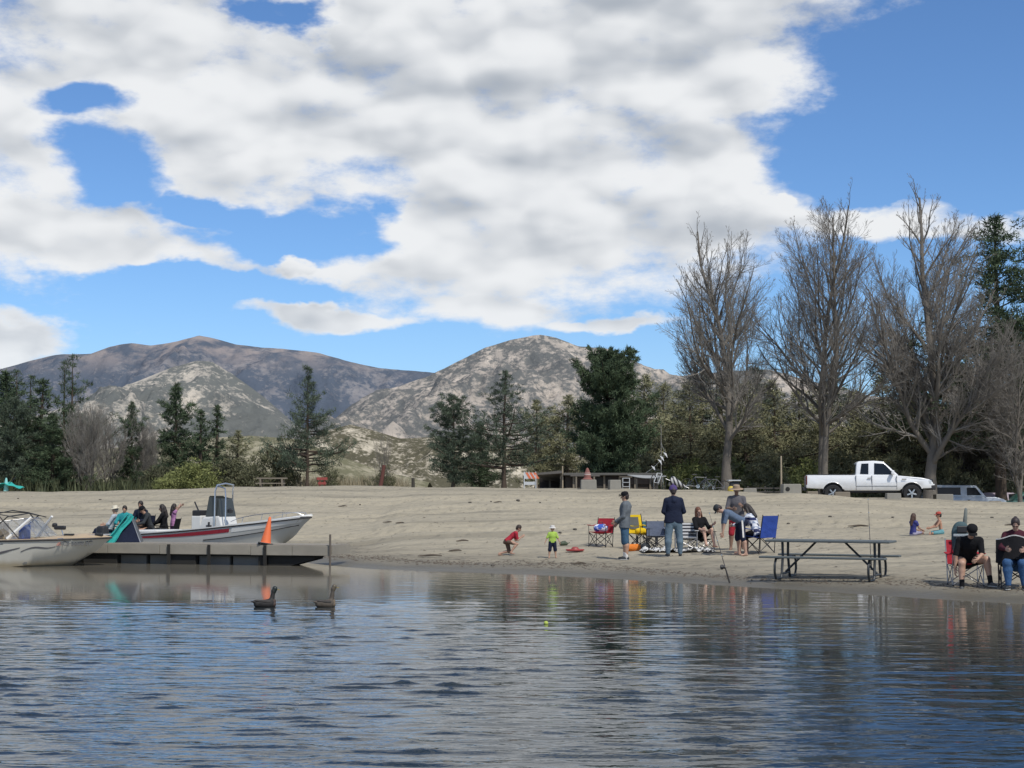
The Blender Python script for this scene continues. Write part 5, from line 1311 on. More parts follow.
# ================================================================ picnic table
pt = gnd(832, 579); tb = thing('picnic_table', 'long dark picnic table with attached benches at the water edge', 'picnic table', pt+Vector((0, .1, 0)), R(-25))
TOPM = M('table_coated_metal', (.10, .115, .115), .55, var=.25, scale=5); FRM = M('table_frame', (.035, .04, .045), .5, .3, var=.3, scale=8)
LT = 2.50
MB().box((0, 0, .755), (LT, .76, .045)).build('tabletop', TOPM, tb, bevel=.012)
for sg in (-1, 1):
    MB().box((0, sg*.72, .445), (LT, .26, .04)).build('bench_seat', TOPM, tb, bevel=.012)
for sx in (-1, 1):
    x = sx*.93
    for sg in (-1, 1):
        MB().tube([(x, sg*.22, .74), (x, sg*.20, .45), (x, sg*.30, .08), (x, sg*.34, .02)], .027, 8).build('leg', FRM, tb, smooth=True)
        MB().tube([(x, sg*.20, .42), (x, sg*.72, .42)], .024, 8).build('bench_support', FRM, tb)
        MB().tube([(x, sg*.72, .42), (x, sg*.82, .30), (x, sg*.83, .15), (x, sg*.74, .02), (x, sg*.34, .01)], .025, 8).build('bench_leg', FRM, tb, smooth=True)
    MB().tube([(x, 0, .12), (sx*.30, 0, .73)], .022, 8).build('brace', FRM, tb)
    MB().tube([(x, -.32, .10), (x, .32, .10)], .022, 8).build('cross_bar', FRM, tb)
# ================================================================ fishing rods
def rod(label, foot, tip, reel=True):
    foot = Vector(foot); v = Vector(tip)-foot; t = thing('fishing_rod', label, 'fishing rod', foot, 0, 'fishing rods propped on the shore')
    L = v.length; u = v.normalized()
    MB().tube([u*0, u*L*.12, u*L*.22], [.016, .018, .013], 8).build('handle', M('cork_black', (.03, .028, .026), .8), t)
    MB().tube([u*L*.20, u*L*.6, u*L], [.009, .006, .003], 6).build('blank', M('rod_dark', (.05, .045, .045), .4), t)
    if reel:
        c = u*L*.24; MB().lathe([(.02, -.05), (.05, -.04), (.05, .0), (.035, .02), (.035, .045), (0, .05)], 12, c+Vector((-.05, -.03, -.01)), 'X').build('reel', BLK, t, smooth=True)
    for k in (.4, .6, .8, .98): MB().lathe([(.012, 0), (.014, .002), (.012, .004)], 8, u*L*k+Vector((0, -.012, 0)), 'Y').build('guide', STEEL, t)
f1 = gnd(730, 583); rod('thin fishing rod stuck in the wet sand in front of the bent-over person', (f1.x, f1.y, f1.z-.02), at(709, 512, f1.y+.35))
f2 = gnd(877, 573); rod('thin fishing rod standing behind the right end of the picnic table', (f2.x, f2.y+.5, f2.z+.0), at(868, 498, f2.y+.9), False)
# pole with folded umbrella behind the red chair
pp = gnd(972, 584)+Vector((0, .75, 0)); pt_ = at(966, 508, pp.y)
um = thing('beach_umbrella', 'closed grey-green beach umbrella standing upright behind the red chair', 'umbrella', (pp.x, pp.y, hz(pp.x, pp.y)), 0)
uv = pt_-Vector(um.location)
MB().tube([uv*0, uv], .016, 8).build('pole', GRM, um)
MB().tube([uv*.42, uv*.5, uv*.8, uv*.98, uv*1.0], [.03, .048, .042, .03, .01], 9).build('canopy', cloth('umbrella_greygreen', (.17, .185, .17)), um, smooth=True)
# backpack hanging on red chair
bp = thing('backpack', 'grey and teal domed backpack with a dark window hung on the red chair', 'backpack', W_(ch11, (-.02, -.40, .62)), R(176))
blob_obj('body', [((0, 0, .02), (0, 0, .36), .19, .17, ((0, 1, 0), 1.5)), ((0, 0, .36), (0, 0, .42), .17, .15, ((0, 1, 0), 1.5))], cloth('pack_teal', (.07, .11, .12)), bp, .016, .02)
for nm, y in (('window', -.135),):
    pass
MB().box((0, .135, .42), (.20, .03, .13)).build('dark_window', BLK, bp, bevel=.02)
MB().box((0, .130, .31), (.34, .03, .05)).build('band', cloth('pack_band', (.32, .36, .38)), bp, bevel=.01)
MB().tube([(-.10, .12, .30), (-.12, .17, .15), (-.10, .12, .0)], .015, 6).build('strap', BLK, bp); MB().tube([(.10, .12, .30), (.12, .17, .15), (.10, .12, .0)], .015, 6).build('strap', BLK, bp)
# ================================================================ chairs without sitters
camp_chair('red folding chair with a blue and white bag on its seat, left of the group', gnd(601, 547), R(152), redc, DKM, .40, .80, .50)
yel = cloth('yellow', (.70, .48, .02)); gmesh = cloth('grey_back', (.12, .125, .12))
camp_chair('yellow and grey folding chair angled beside the man in the grey hoodie', gnd(642, 549), R(214), yel, DKM, .42, .92, .52, panel=gmesh)
camp_chair('grey-blue folding chair just left of the man in jeans', gnd(658, 551)+Vector((0, .25, 0)), R(182), cloth('greyblue2', (.12, .14, .19)), DKM, .38, .78, .48)
camp_chair('low black and white striped folding chair between the man in jeans and the sitting woman', gnd(687, 551)+Vector((0, .2, 0)), R(176), stripes('chair_stripes', (.03, .03, .04), (.55, .55, .55), 75), GRM, .32, .74, .56)
camp_chair('dark teal low folding chair half hidden behind the grey-blue one', gnd(650, 548)+Vector((0, .9, 0)), R(170), cloth('teal_dull', (.05, .13, .16)), DKM, .36, .70, .54)
def bag(nm, label, cat, loc, rz, dims, mat, k=.8, handles=True):
    t = thing(nm, label, cat, loc, rz); a, b_, c = dims
    blob_obj('body', [((-a*.32, 0, c*.42), (a*.32, 0, c*.42), c*.42, c*.40), ((-a*.2, 0, c*.6), (a*.22, 0, c*.66), c*.30, c*.26), ((-a*.35, b_*.1, c*.2), (a*.36, -b_*.1, c*.2), c*.26, c*.24)], mat, t, .014, .03)
    if handles: MB().tube([(-a*.18, 0, c*.85), (-a*.10, 0, c*1.15), (a*.10, 0, c*1.15), (a*.18, 0, c*.85)], .010, 6).build('handle', BLK, t, smooth=True)
    return t
g0 = gnd(601, 547)
bag('beach_bag', 'blue and white bag lying on the seat of the left red chair', 'bag', g0+Vector((0, 0, .43)), R(10), (.36, .2, .22), patterned('bag_bluewhite', (.04, .10, .42), (.65, .68, .75), 7))
bag('beach_bag', 'orange bag on the sand beside the yellow chair', 'bag', gnd(634, 551), R(5), (.42, .2, .20), cloth('orange', (.75, .22, .04)))
bag('rolled_towel', 'yellow rolled towel on the seat of the yellow chair', 'towel', gnd(641, 549)+Vector((0, -.05, .42)), R(20), (.34, .18, .15), yel, handles=False)
bag('tote_bag', 'dark tote bag standing at the left foot of the yellow chair', 'bag', gnd(646, 551)+Vector((0, .1, 0)), R(60), (.26, .18, .24), darkgrey)
# black and white blanket heap
def drape(nm, label, cat, loc, rz, sx, sy, hh, mat, seed=0):
    t = thing(nm, label, cat, loc, rz); r = np.random.default_rng(seed)
    xs_ = np.linspace(-sx/2, sx/2, 26); ys_ = np.linspace(-sy/2, sy/2, 16)
    G = [[(x, y, .02+hh*abs(float(fbm(np.array(x*3+seed), np.array(y*3+seed), 3)))*(1-(2*x/sx)**4)) for x in xs_] for y in ys_]
    MB().slab(G, .02).build('cloth', mat, t, smooth=True); return t
bwp = patterned('black_white_print', (.03, .03, .035), (.62, .62, .60), 14)
drape('beach_blanket', 'black and white patterned blanket crumpled under the low chairs of the group', 'blanket', gnd(664, 552)+Vector((0, .1, 0)), R(4), 1.15, .8, .16, bwp, 3)
drape('beach_towel', 'black and white patterned towel bunched at the feet of the sitting woman', 'towel', gnd(697, 552)+Vector((0, 0, 0)), R(-4), .95, .45, .13, bwp, 6)
drape('paper_sheet', 'small white sheet lying flat left of the patterned blanket', 'paper', gnd(651, 551.5), R(20), .26, .18, .03, whitec, 9)
# red kayak-like float, green toy, sandals
t = thing('skim_board', 'flat dark red float with raised middle lying on the sand by the toddler', 'toy', gnd(575+.0, 553), R(8))
t.location = gnd(572.5+13.5-11, 552)
MB().lathe([(.0, .02), (.20, .025), (.235, .05), (.225, .075), (.19, .07), (.0, .06)], 28).xf(Matrix.Diagonal((1.08, .7, 1, 1))).build('body', M('float_red', (.32, .03, .03), .5), t, smooth=True)
MB().lathe([(0, .14), (.06, .135), (.10, .10), (.11, .06)], 18).build('raised_middle', M('float_red2', (.30, .06, .05), .5), t, smooth=True)
t = thing('sand_toy', 'small dark green toy on the sand right of the toddler', 'toy', gnd(564, 545.5), R(20)); blob_obj('body', [((-.08, 0, .05), (.07, 0, .05), .055, .045), ((-.02, 0, .09), (.03, 0, .10), .04, .03)], M('toy_green', (.05, .07, .04), .6), t, .012, .02)
MB().tube([(.09, 0, .05), (.17, 0, .08)], .014, 6).build('handle', M('toy_green', (.05, .07, .04)), t)
for k, (dx, lb) in enumerate(((0, 'left of two black sandals on the sand by the bent-over person'), (.20, 'right of two black sandals, nearer the feet of the bent-over person'))):
    t = thing('sandal', lb, 'sandal', gnd(708, 553)+Vector((dx+.0, .03*k, 0)), R(70+20*k), 'black sandals on the sand')
    pts = [(.05*cos(a), .13*sin(a)) for a in np.linspace(0, 2*pi, 16, endpoint=False)]; MB().prism(pts, .0, .03, 'XY').build('sole', BLK, t)
    MB().tube([(-.05, .03, .02), (0, .05, .07), (.05, .03, .02)], .014, 6).build('strap', BLK, t)
# water bottle etc near hat man: bags
# beach shelter + towel + cooler near the far group
YS = 40.6; sp0 = at(121, 530, YS)
t = thing('beach_shelter', 'low navy fabric shelter with a grey side panel on the dock before the seated group', 'tent', (sp0.x, YS+.15, DZ), R(10))
b0 = at(106, 537, YS)-Vector(t.location); b1 = at(139, 537, YS)-Vector(t.location); tp = at(129, 515.5, YS)-Vector(t.location)
def slabq(a, b_, c, d, mat, nm, par, th=.015): return MB().slab([[a, b_], [d, c]], th).build(nm, mat, par)
lo_ = .0
A = Vector((b0.x, -.2, lo_)); Bq = Vector((b1.x, -.2, lo_)); T1 = Vector((tp.x, -.1, tp.z)); T2 = Vector((tp.x+.05, .35, tp.z-.05)); A2 = Vector((b0.x, .5, lo_)); B2 = Vector((b1.x+.05, .5, lo_))
MB().add([A, Bq, T1, A2, B2, T2], [(0, 1, 2), (0, 2, 5, 3), (3, 5, 4)]).build('front_panel', navy, t)
MB().add([Bq, B2, T2, T1], [(0, 1, 2, 3)]).build('side_panel', cloth('panel_grey', (.13, .14, .15)), t)
MB().tube([Bq, T1, A], .014, 6).build('pole', GRM, t)
tw = thing('beach_towel', 'bright teal towel draped down the left slope of the navy shelter', 'towel', t.location, R(10))
G = []
for i in range(9):
    u = i/8; c = T1.lerp(A, u)+Vector((0, 0, .03)); G.append([c+Vector((-.06*(1-u)-.02*v, -.14+.52*v, .02*sin(v*11+i))) for v in np.linspace(0, 1, 7)])
MB().slab(G, .02).build('cloth', tealb, tw, smooth=True)
G = [[T1.lerp(A, u)+Vector((-.03+v*.20*(.6+.4*u)+.02*sin(u*9), -.05-.02*sin(v*7+u*3), -.02-.02*v)) for v in np.linspace(0, 1, 6)] for u in np.linspace(-.02, 1, 9)]
MB().slab(G, .015).build('hanging_edge', tealb, tw, smooth=True)
cl = thing('cooler', 'small red cooler with a white lid before the bare-legged person', 'cooler', gy(144.5, 48.3), R(12))
MB().box((0, 0, .15), (.42, .30, .28), taper=1.05).build('body', M('cooler_red', (.50, .03, .05), .5), cl, bevel=.02); MB().box((0, 0, .33), (.46, .33, .08)).build('lid', M('cooler_white', (.75, .72, .70), .5), cl, bevel=.02)
MB().tube([(-.22, 0, .27), (-.23, 0, .40), (.23, 0, .40), (.22, 0, .27)], .012, 6).build('handle', M('cooler_white', (.75, .72, .70)), cl)
# ================================================================ white pickup truck
PAINT = M('truck_white', (.78, .79, .80), .28, var=.03, scale=1.5, coat=.6)
n_ = NB(PAINT.node_tree); b_ = PAINT.node_tree.nodes['Principled BSDF']; old = b_.inputs['Base Color'].links[0].from_socket
q_ = n_.coord('Object'); zz = n_.sep(q_)[2]; dn = n_.noise(q_, 2.5, 6, .65)
n_.link(n_.mix((1.-(zz+(dn-.5)*.5).step(.45, .95))*.55, V(n_.nt, old), (.36, .33, .27)), b_.inputs['Base Color']); GLS = M('car_glass', (.012, .015, .018), .12, var=.2, scale=1, spec=.35); RUBR = M('tyre_rubber', (.02, .02, .021), .85, bump=.3, scale=30)
CHR = M('alloy', (.55, .55, .56), .25, .9, var=.1); TRIM = M('dark_trim', (.025, .025, .027), .6); LAMP = M('headlamp_glass', (.55, .58, .60), .1, spec=.9); REDL = M('tail_lamp', (.10, .012, .012), .25)
def arch(cx, cz, r_, n=12, a0=0., a1=pi): return [(cx+r_*cos(a1+(a0-a1)*i/n), cz+r_*sin(a1+(a0-a1)*i/n)) for i in range(n+1)]
def wheel(parent, x, y, r_, rim_r, wdt, sg, spokes=5):
    w = MB().lathe([(rim_r, -wdt/2), (r_*.93, -wdt/2), (r_, -wdt*.36), (r_, wdt*.36), (r_*.93, wdt/2), (rim_r, wdt/2)], 32, (0, 0, 0), 'Y', False).build('wheel', RUBR, parent, smooth=True)
    w.location = (x, y, r_)
    MB().lathe([(rim_r*1.01, -wdt*.42), (rim_r*1.01, wdt*.30), (rim_r*.9, wdt*.34)], 28, (0, 0, 0), 'Y', False).build('rim', CHR, w, smooth=True) if sg > 0 else MB().lathe([(rim_r*1.01, wdt*.42), (rim_r*1.01, -wdt*.30), (rim_r*.9, -wdt*.34)], 28, (0, 0, 0), 'Y', False).build('rim', CHR, w, smooth=True)
    MB().lathe([(0, sg*wdt*.05), (rim_r*.98, sg*wdt*.05), (rim_r*.98, sg*wdt*.08), (0, sg*wdt*.08)], 24, (0, 0, 0), 'Y').build('brake_disc', TRIM, w)
    b = MB()
    for k in range(spokes):
        a = 2*pi*k/spokes+.3; m_ = Matrix.Rotation(a, 4, 'Y'); q = MB().box((rim_r*.52, sg*wdt*.30, 0), (rim_r*.92, .03, rim_r*.30), taper=1.).xf(m_); b.add(q.v, q.f)
    b.lathe([(0, sg*wdt*.26), (rim_r*.26, sg*wdt*.28), (rim_r*.2, sg*wdt*.40), (0, sg*wdt*.40)], 16, (0, 0, 0), 'Y'); b.build('spokes', CHR, w, bevel=.006)
    return w
def side_pane(t, poly, y, sg, mat, nm, th=.012, par=None):
    return MB().prism(poly, y, y+sg*th).build(nm, mat, par or t)
# x forward, front at +2.85
tr = thing('pickup_truck', 'white extended-cab pickup truck parked on the crest of the beach', 'truck', (0, 0, 0), 0)
Lh = 2.86
bz = .52
low = [(-2.80, .62)]+[(-2.80, 1.16), (-2.72, 1.235), (-.62, 1.235), (.98, 1.225), (1.20, 1.20), (2.25, 1.10), (2.60, 1.02), (2.76, .88), (2.80, .62), (2.30, .60)]+[p for p in reversed(arch(1.83, .42, .47, 14, .38, pi-.38))]+[(1.30, .50), (-1.10, .50)]+[p for p in reversed(arch(-1.62, .42, .47, 14, .38, pi-.38))]+[(-2.15, .58)]
bd = MB().prism(low, -.97, .97)
for v in bd.v:      # tumblehome and rounded nose
    if v.z > .8: v.y *= 1-.05*(v.z-.8)/.45
    if v.x > 2.0: v.y *= 1-.10*((v.x-2.0)/.8)**2
body = bd.build('body', PAINT, tr, bevel=.045, seg=3, smooth=True)
cab = [(-.62, 1.20), (-.56, 1.78), (-.44, 1.86), (.20, 1.885), (.62, 1.85), (1.28, 1.20)]
cb_ = MB().prism(cab, -.90, .90)
for v in cb_.v:
    if v.z > 1.3: v.y *= 1-.17*(v.z-1.2)/.68
cb = cb_.build('cab', PAINT, tr, bevel=.05, seg=3, smooth=True)
def yc(z): return .90*(1-.17*(z-1.2)/.68)
def cabpane(poly, sg, nm, mat, out=.012, par=cb):
    b = MB(); n_ = len(poly); v0 = [(p[0], sg*(yc(p[1])+out-.02), p[1]) for p in poly]; v1 = [(p[0], sg*(yc(p[1])+out), p[1]) for p in poly]
    b.add(v0+v1, [tuple(range(n_)), tuple(range(2*n_-1, n_-1, -1))]+[(i, i+n_, (i+1) % n_+n_, (i+1) % n_) for i in range(n_)]); return b.build(nm, mat, par)
for sg in (-1, 1):
    cabpane([(-.42, 1.27), (-.05, 1.26), (-.03, 1.76), (-.34, 1.75)], sg, 'rear_side_window', GLS)
    w_ = cabpane([(.20, 1.25), (1.02, 1.25), (1.04, 1.30), (.66, 1.74), (.22, 1.77)], sg, 'door_window', GLS)
    # door seams, belt moulding, handle, mirror
    for x in (-.60, .10): MB().box((x, sg*.955, .87), (.012, .05, .68)).build('door_seam', TRIM, body)
    MB().box((1.18, sg*.955, .87), (.012, .05, .62)).build('door_seam', TRIM, body)
    MB().box((.30, sg*.972, .72), (1.75, .03, .03)).build('side_moulding', M('moulding_grey', (.30, .31, .32), .5), body)
    MB().box((-.02, sg*.965, 1.08), (.16, .03, .045)).build('door_handle', M('handle_grey', (.25, .25, .26), .4), body, bevel=.008)
    mr = MB().box((1.0, sg*1.05, 1.34), (.14, .22, .19)).build('side_mirror', PAINT, tr, bevel=.04)
    MB().box((.96, sg*.96, 1.29), (.08, .12, .05)).build('arm', TRIM, mr)
    MB().box((1.50, sg*.962, 1.03), (.20, .02, .035)).build('badge', TRIM, body)
    MB().box((2.55, sg*.80, .90), (.30, .20, .19)).build('headlight', LAMP, tr, bevel=.03)
    MB().box((-2.78, sg*.88, .98), (.06, .17, .42)).build('tail_light', REDL, tr, bevel=.015)
    # fender flare lips
    for cx_ in (1.83, -1.62):
        MB().tube([(p[0], sg*.955, p[1]) for p in arch(cx_, .42, .48, 14, .35, pi-.35)], .022, 6).build('arch_lip', PAINT, body, smooth=True)
    MB().box((.1, sg*.80, .46), (2.2, .2, .08)).build('sill', TRIM, tr, bevel=.02)
ws_ = MB().slab([[(1.245, -.80, 1.245), (1.265, 0, 1.25), (1.245, .80, 1.245)], [(.655, -.69, 1.83), (.675, 0, 1.84), (.655, .69, 1.83)]], .02).build('windshield', GLS, cb)
MB().slab([[(-.615, -.62, 1.30), (-.615, .62, 1.30)], [(-.585, -.58, 1.72), (-.585, .58, 1.72)]], .02).build('rear_window', GLS, cb)
MB().box((-1.68, 0, 1.237), (1.95, 1.60, .012)).build('bed_interior', TRIM, tr)
MB().box((-1.68, 0, .9), (2.0, 1.7, .55)).build('inner_bed', TRIM, tr)
for sg in (-1, 1): MB().box((-1.68, sg*.88, 1.245), (2.1, .10, .03)).build('bed_rail', TRIM, tr, bevel=.008)
MB().box((2.74, 0, .66), (.30, 1.78, .24)).build('front_bumper', TRIM, tr, bevel=.05); MB().box((2.78, 0, .76), (.12, 1.76, .10)).build('bumper_top', PAINT, tr, bevel=.03)
MB().box((2.74, 0, .93), (.10, 1.18, .24)).build('grille', M('grille_dark', (.05, .05, .055), .4, .5), tr, bevel=.02)
MB().box((2.905, .3, .60), (.02, .32, .16)).build('licence_plate', M('plate', (.6, .6, .62), .5), tr)
MB().box((-2.86, 0, .58), (.18, 1.75, .17)).build('rear_bumper', TRIM, tr, bevel=.03)
MB().box((0.1, 0, .50), (4.4, 1.2, .22)).build('chassis', TRIM, tr)
for cx_ in (1.83, -1.62): MB().box((cx_, 0, .62), (.85, 1.7, .5)).build('wheel_well', TRIM, tr)
for x in (1.83, -1.62):
    for sg in (-1, 1): wheel(tr, x, sg*.84, .385, .225, .26, sg)
YT = 74.2; tr.scale = (1.06, 1.06, 1.03)
xc = (868-512)/F*YT*cp; tr.location = (xc, YT, hz(xc, YT)); tr.rotation_euler = (0, 0, R(-8))
zt = float(np.mean([hz(xc+dx, YT+dy) for dx in (-2, 0, 2) for dy in (-.8, .8)])); tr.location.z = zt+.02
# ================================================================ silver covered pickup and cars behind
def simple_car(label, px, Y, rz, paint, prof, cabp, wheels, panes, L, Wd, grp, gl_lip=None, nm='parked_car', cat='car', extra=None):
    t = thing(nm, label, cat, gy(px, Y), rz, grp); bb = MB().prism(prof, -Wd/2, Wd/2)
    for v in bb.v:
        if v.z > .7: v.y *= .96
    bo = bb.build('body', paint, t, bevel=.05, seg=3, smooth=True)
    cc_ = MB().prism(cabp, -Wd*.46, Wd*.46)
    for v in cc_.v:
        if v.z > 1.1: v.y *= .86
    c_ = cc_.build('cabin', paint, t, bevel=.05, seg=2, smooth=True)
    for poly in panes:
        for sg in (-1, 1):
            n_ = len(poly); z9 = max(p[1] for p in cabp); z8 = min(p[1] for p in cabp); f = lambda z: Wd*.46*(1-.14*(z-z8)/(z9-z8))+.004
            v0 = [(p[0], sg*(f(p[1])-.0), p[1]) for p in poly]; v1 = [(p[0], sg*(f(p[1])+.014), p[1]) for p in poly]
            MB().add(v0+v1, [tuple(range(n_)), tuple(range(2*n_-1, n_-1, -1))]+[(i, i+n_, (i+1) % n_+n_, (i+1) % n_) for i in range(n_)]).build('side_window', GLS, c_)
    for x in wheels:
        for sg in (-1, 1): wheel(t, x, sg*(Wd/2-.12), .34, .20, .22, sg)
        MB().box((x, 0, .5), (.75, Wd*.86, .42)).build('wheel_well', TRIM, t)
    for sg in (-1, 1):
        MB().box((L/2-.06, sg*Wd*.38, .72), (.10, .28, .14)).build('headlight', LAMP, t, bevel=.02)
        MB().box((-L/2+.04, sg*Wd*.40, .80), (.06, .16, .28)).build('tail_light', REDL, t, bevel=.02)
        MB().box((.25, sg*(Wd/2-.012), .80), (.15, .03, .04)).build('door_handle', TRIM, bo)
    MB().box((L/2-.02, 0, .48), (.14, Wd*.9, .18)).build('front_bumper', TRIM, t, bevel=.03); MB().box((-L/2+.02, 0, .48), (.14, Wd*.9, .18)).build('rear_bumper', TRIM, t, bevel=.03)
    return t, bo, c_
SILV = M('paint_silver', (.52, .57, .62), .35, .1, var=.05, coat=.5)
prof = [(-2.5, .45), (-2.5, 1.0), (2.5-.6, 1.0), (2.35, .92), (2.5, .75), (2.5, .45)]
def prof_a(L, hh, xs_):
    o = [(-L/2, .45), (-L/2, hh), (L/2-.7, hh-.02), (L/2-.15, hh-.14), (L/2, hh-.3), (L/2, .42)]
    for x in sorted(xs_, reverse=True): o += [p for p in reversed(arch(x, .34, .40, 10, .3, pi-.3))]
    return o
gc = 'cars parked behind the crest on the right'
t, bo, c_ = simple_car('silver pickup with a boxy bed cover and dark side windows, behind the concrete block', 962, 84, R(-6), SILV, prof_a(5.2, 1.0, (-1.6, 1.6)), [(-2.55, .98), (-2.1, 1.58), (-1.6, 1.66), (.75, 1.64), (1.35, .98)], (-1.6, 1.6),
           [[(-2.1, 1.10), (-.25, 1.10), (-.25, 1.52), (-1.78, 1.52)], [(.15, 1.08), (1.05, 1.08), (.72, 1.50), (.15, 1.52)]], 5.2, 1.85, gc, nm='pickup_truck', cat='truck')
t.scale = (.84, .9, .95); t.location.z += .12
WHT2 = M('paint_pinkwhite', (.50, .42, .46), .4, var=.1); GRN2 = M('paint_green', (.04, .12, .10), .4, var=.1)
t, _, _ = simple_car('dull pink and white car mostly hidden between the silver pickup and a dark trunk', 1000, 86, R(60), WHT2, prof_a(4.3, .92, (-1.3, 1.3)), [(-1.9, .9), (-1.4, 1.36), (.4, 1.38), (1.15, .9)], (-1.3, 1.3), [[(-1.4, .98), (.75, .98), (.35, 1.30), (-1.2, 1.30)]], 4.3, 1.75, gc)
t, _, _ = simple_car('dark green car with a white nose at the right edge behind the trees', 1030, 84, R(175), GRN2, prof_a(4.3, .92, (-1.3, 1.3)), [(-1.9, .9), (-1.4, 1.36), (.4, 1.38), (1.15, .9)], (-1.3, 1.3), [[(-1.4, .98), (.75, .98), (.35, 1.30), (-1.2, 1.30)]], 4.3, 1.75, gc)
# ================================================================ concrete blocks, posts, rails
CONC = M('concrete_block', (.25, .237, .205), .95, var=.25, scale=5, bump=.6); TIMB = M('old_timber', (.20, .17, .13), .9, var=.35, scale=5, bump=.5)
def block(label, px, Y, w, h, d=.6, rz=0., mat=CONC, hole=False):
    o = MB().box((0, 0, h/2-.08), (w, d, h), taper=.96)
    if hole: pass
    q = o.build('concrete_block', mat, None, bevel=.03, label=label, cat='concrete block', group='concrete blocks along the parking strip'); q.location = gy(px, Y); q.rotation_euler = (0, 0, rz); return q
block('pale concrete block carrying the red draped cone, in front of the shed', 588.5, 73, .75, .52)
block('concrete block beside the white ladder', 614.5, 73, .55, .52, rz=.1)
block('concrete block behind the straw-hatted man', 750, 74, .62, .40, rz=-.1)
b_ = block('grey concrete block with a round dark hole left of the white truck', 791, 70.5, .85, .55, rz=.05)
MB().lathe([(.09, -.012), (.10, -.006), (.05, 0), (0, .0)], 16, (-.22, -.305, .24), 'Y').build('hole', DARK, b_)
block('low brown block between the wheels of the white truck, near its rear wheel', 842, 69.6, .70, .34, .3, mat=TIMB)
block('low grey block in front of the white truck near its front wheel', 893, 69.6, .66, .36, .4, mat=CONC)
block('squarish concrete block covering the rear of the silver covered pickup', 943, 74, .85, .58, .6)
block('small brown block right of the silver covered pickup', 995, 76, .55, .42, .4, mat=TIMB)
block('low brown block behind the tail of the white truck', 812, 70.5, .5, .3, .4, mat=TIMB)
def post(nm, label, cat, px, ytop, Y, r_, mat, lean=0., cap=True):
    b0 = gy(px, Y, -.1); tp_ = at(px+lean, ytop, Y); v = tp_-b0
    t = MB().tube([v*0, v*.5+Vector((.01, 0, 0)), v], [r_*1.1, r_, r_*.92], 9).build(nm, mat, None, label=label, cat=cat); t.location = b0; return t
post('wooden_pole', 'thin bare wooden pole standing behind the rail fence', 'pole', 781, 456, 75, .045, M('pole_pale', (.34, .28, .20), .9, var=.2))
post('leaning_post', 'dark red leaning post by the dry shrub beyond the crest', 'post', 380, 465, 80, .10, M('post_red', (.12, .045, .035), .9), 4)
post('stump_post', 'short dark wooden post on the crest of the beach', 'post', 413, 478, 76, .085, M('post_dark', (.05, .045, .035), .9))
post('fence_post', 'thin pole at the front corner of the open lean-to', 'pole', 562.5, 466, 76.5, .035, M('pole_pale', (.34, .28, .20)))
post('power_pole', 'tall slender pole holding the end of the white pennant string', 'pole', 661, 425, 79, .018, M('pole_grey', (.25, .24, .22), .9))
# rail fence
fx0, fx1 = gy(748, 75.5).x, gy(800, 75.5).x
fe = thing('rail_fence', 'low dark rail fence between the concrete blocks left of the white truck', 'fence', gy(774, 75.5)); Lf = fx1-fx0
for z in (.18, .36): MB().box((0, 0, z), (Lf, .05, .07)).build('rail', M('rail_dark', (.06, .055, .05), .9), fe)
for k in range(4): MB().box((-Lf/2+Lf*k/3, .05, .18), (.08, .08, .56)).build('post', M('rail_dark', (.06, .055, .05)), fe, bevel=.01)
# ================================================================ shed, lean-to
sh_ = thing('shed', 'dark low shed with a flat pale-edged roof beneath the dense dark tree', 'shed', gy(610, 78.2)); wS = 78.2/F*90
SHW = M('shed_wall', (.045, .035, .028), .9, var=.3, scale=3, bump=.4); RFM = M('roof_grey', (.11, .10, .09), .8, var=.25, scale=3)
hS = at(612, 474.5, 78.2).z-sh_.location.z
MB().box((0, 0, hS/2-.2), (wS, 3, hS+.3)).build('wall', SHW, sh_); MB().box((0, -.1, hS+.0), (wS+.3, 3.6, .12)).build('roof', M('roof_dark', (.10, .095, .085), .8, var=.3), sh_, bevel=.02)
for k in range(6): MB().box((-wS/2+wS*(k+.5)/6, -1.56, hS*.45), (.09, .08, hS*.95)).build('wall_post', TIMB, sh_)
MB().box((-.4, -1.52, hS*.40), (.8, .05, hS*.8)).build('door', M('shed_door', (.03, .028, .025), .9), sh_)
MB().box((1.4, -1.52, hS*.55), (.9, .05, hS*.4)).build('panel', M('shed_panel', (.10, .075, .06), .9), sh_)
ln = thing('lean_to', 'open lean-to with a slanting pale-edged roof right of the striped barricade', 'shelter', gy(549, 77.5)); l0 = gy(536, 77.5).x-ln.location.x; l1 = gy(562, 77.5).x-ln.location.x
zl = at(536, 473, 77.5).z-ln.location.z; zr = at(562, 470.5, 77.5).z-ln.location.z
MB().add([(l0, -.2, zl-.10), (l1, -.2, zr-.14), (l1, -.2, zr), (l0, -.2, zl), (l0+.5, 3, zl-.35), (l1+.3, 3, zr-.65), (l1+.3, 3, zr-.5), (l0+.5, 3, zl-.25)], [(0, 1, 2, 3), (7, 6, 5, 4), (0, 4, 5, 1), (3, 2, 6, 7), (1, 5, 6, 2), (0, 3, 7, 4)]).build('roof', RFM, ln)
for x, z in ((l0+.05, zl), (l1-.05, zr), ((l0+l1)/2+.1, (zl+zr)/2)):
    MB().box((x, .0 if x != (l0+l1)/2+.1 else 2.2, z/2-.1), (.09, .09, z)).build('post', TIMB, ln)
MB().box(((l0+l1)/2+.1, 3.0, .4), ((l1-l0)*.8, .05, .9)).build('back_wall', SHW, ln)
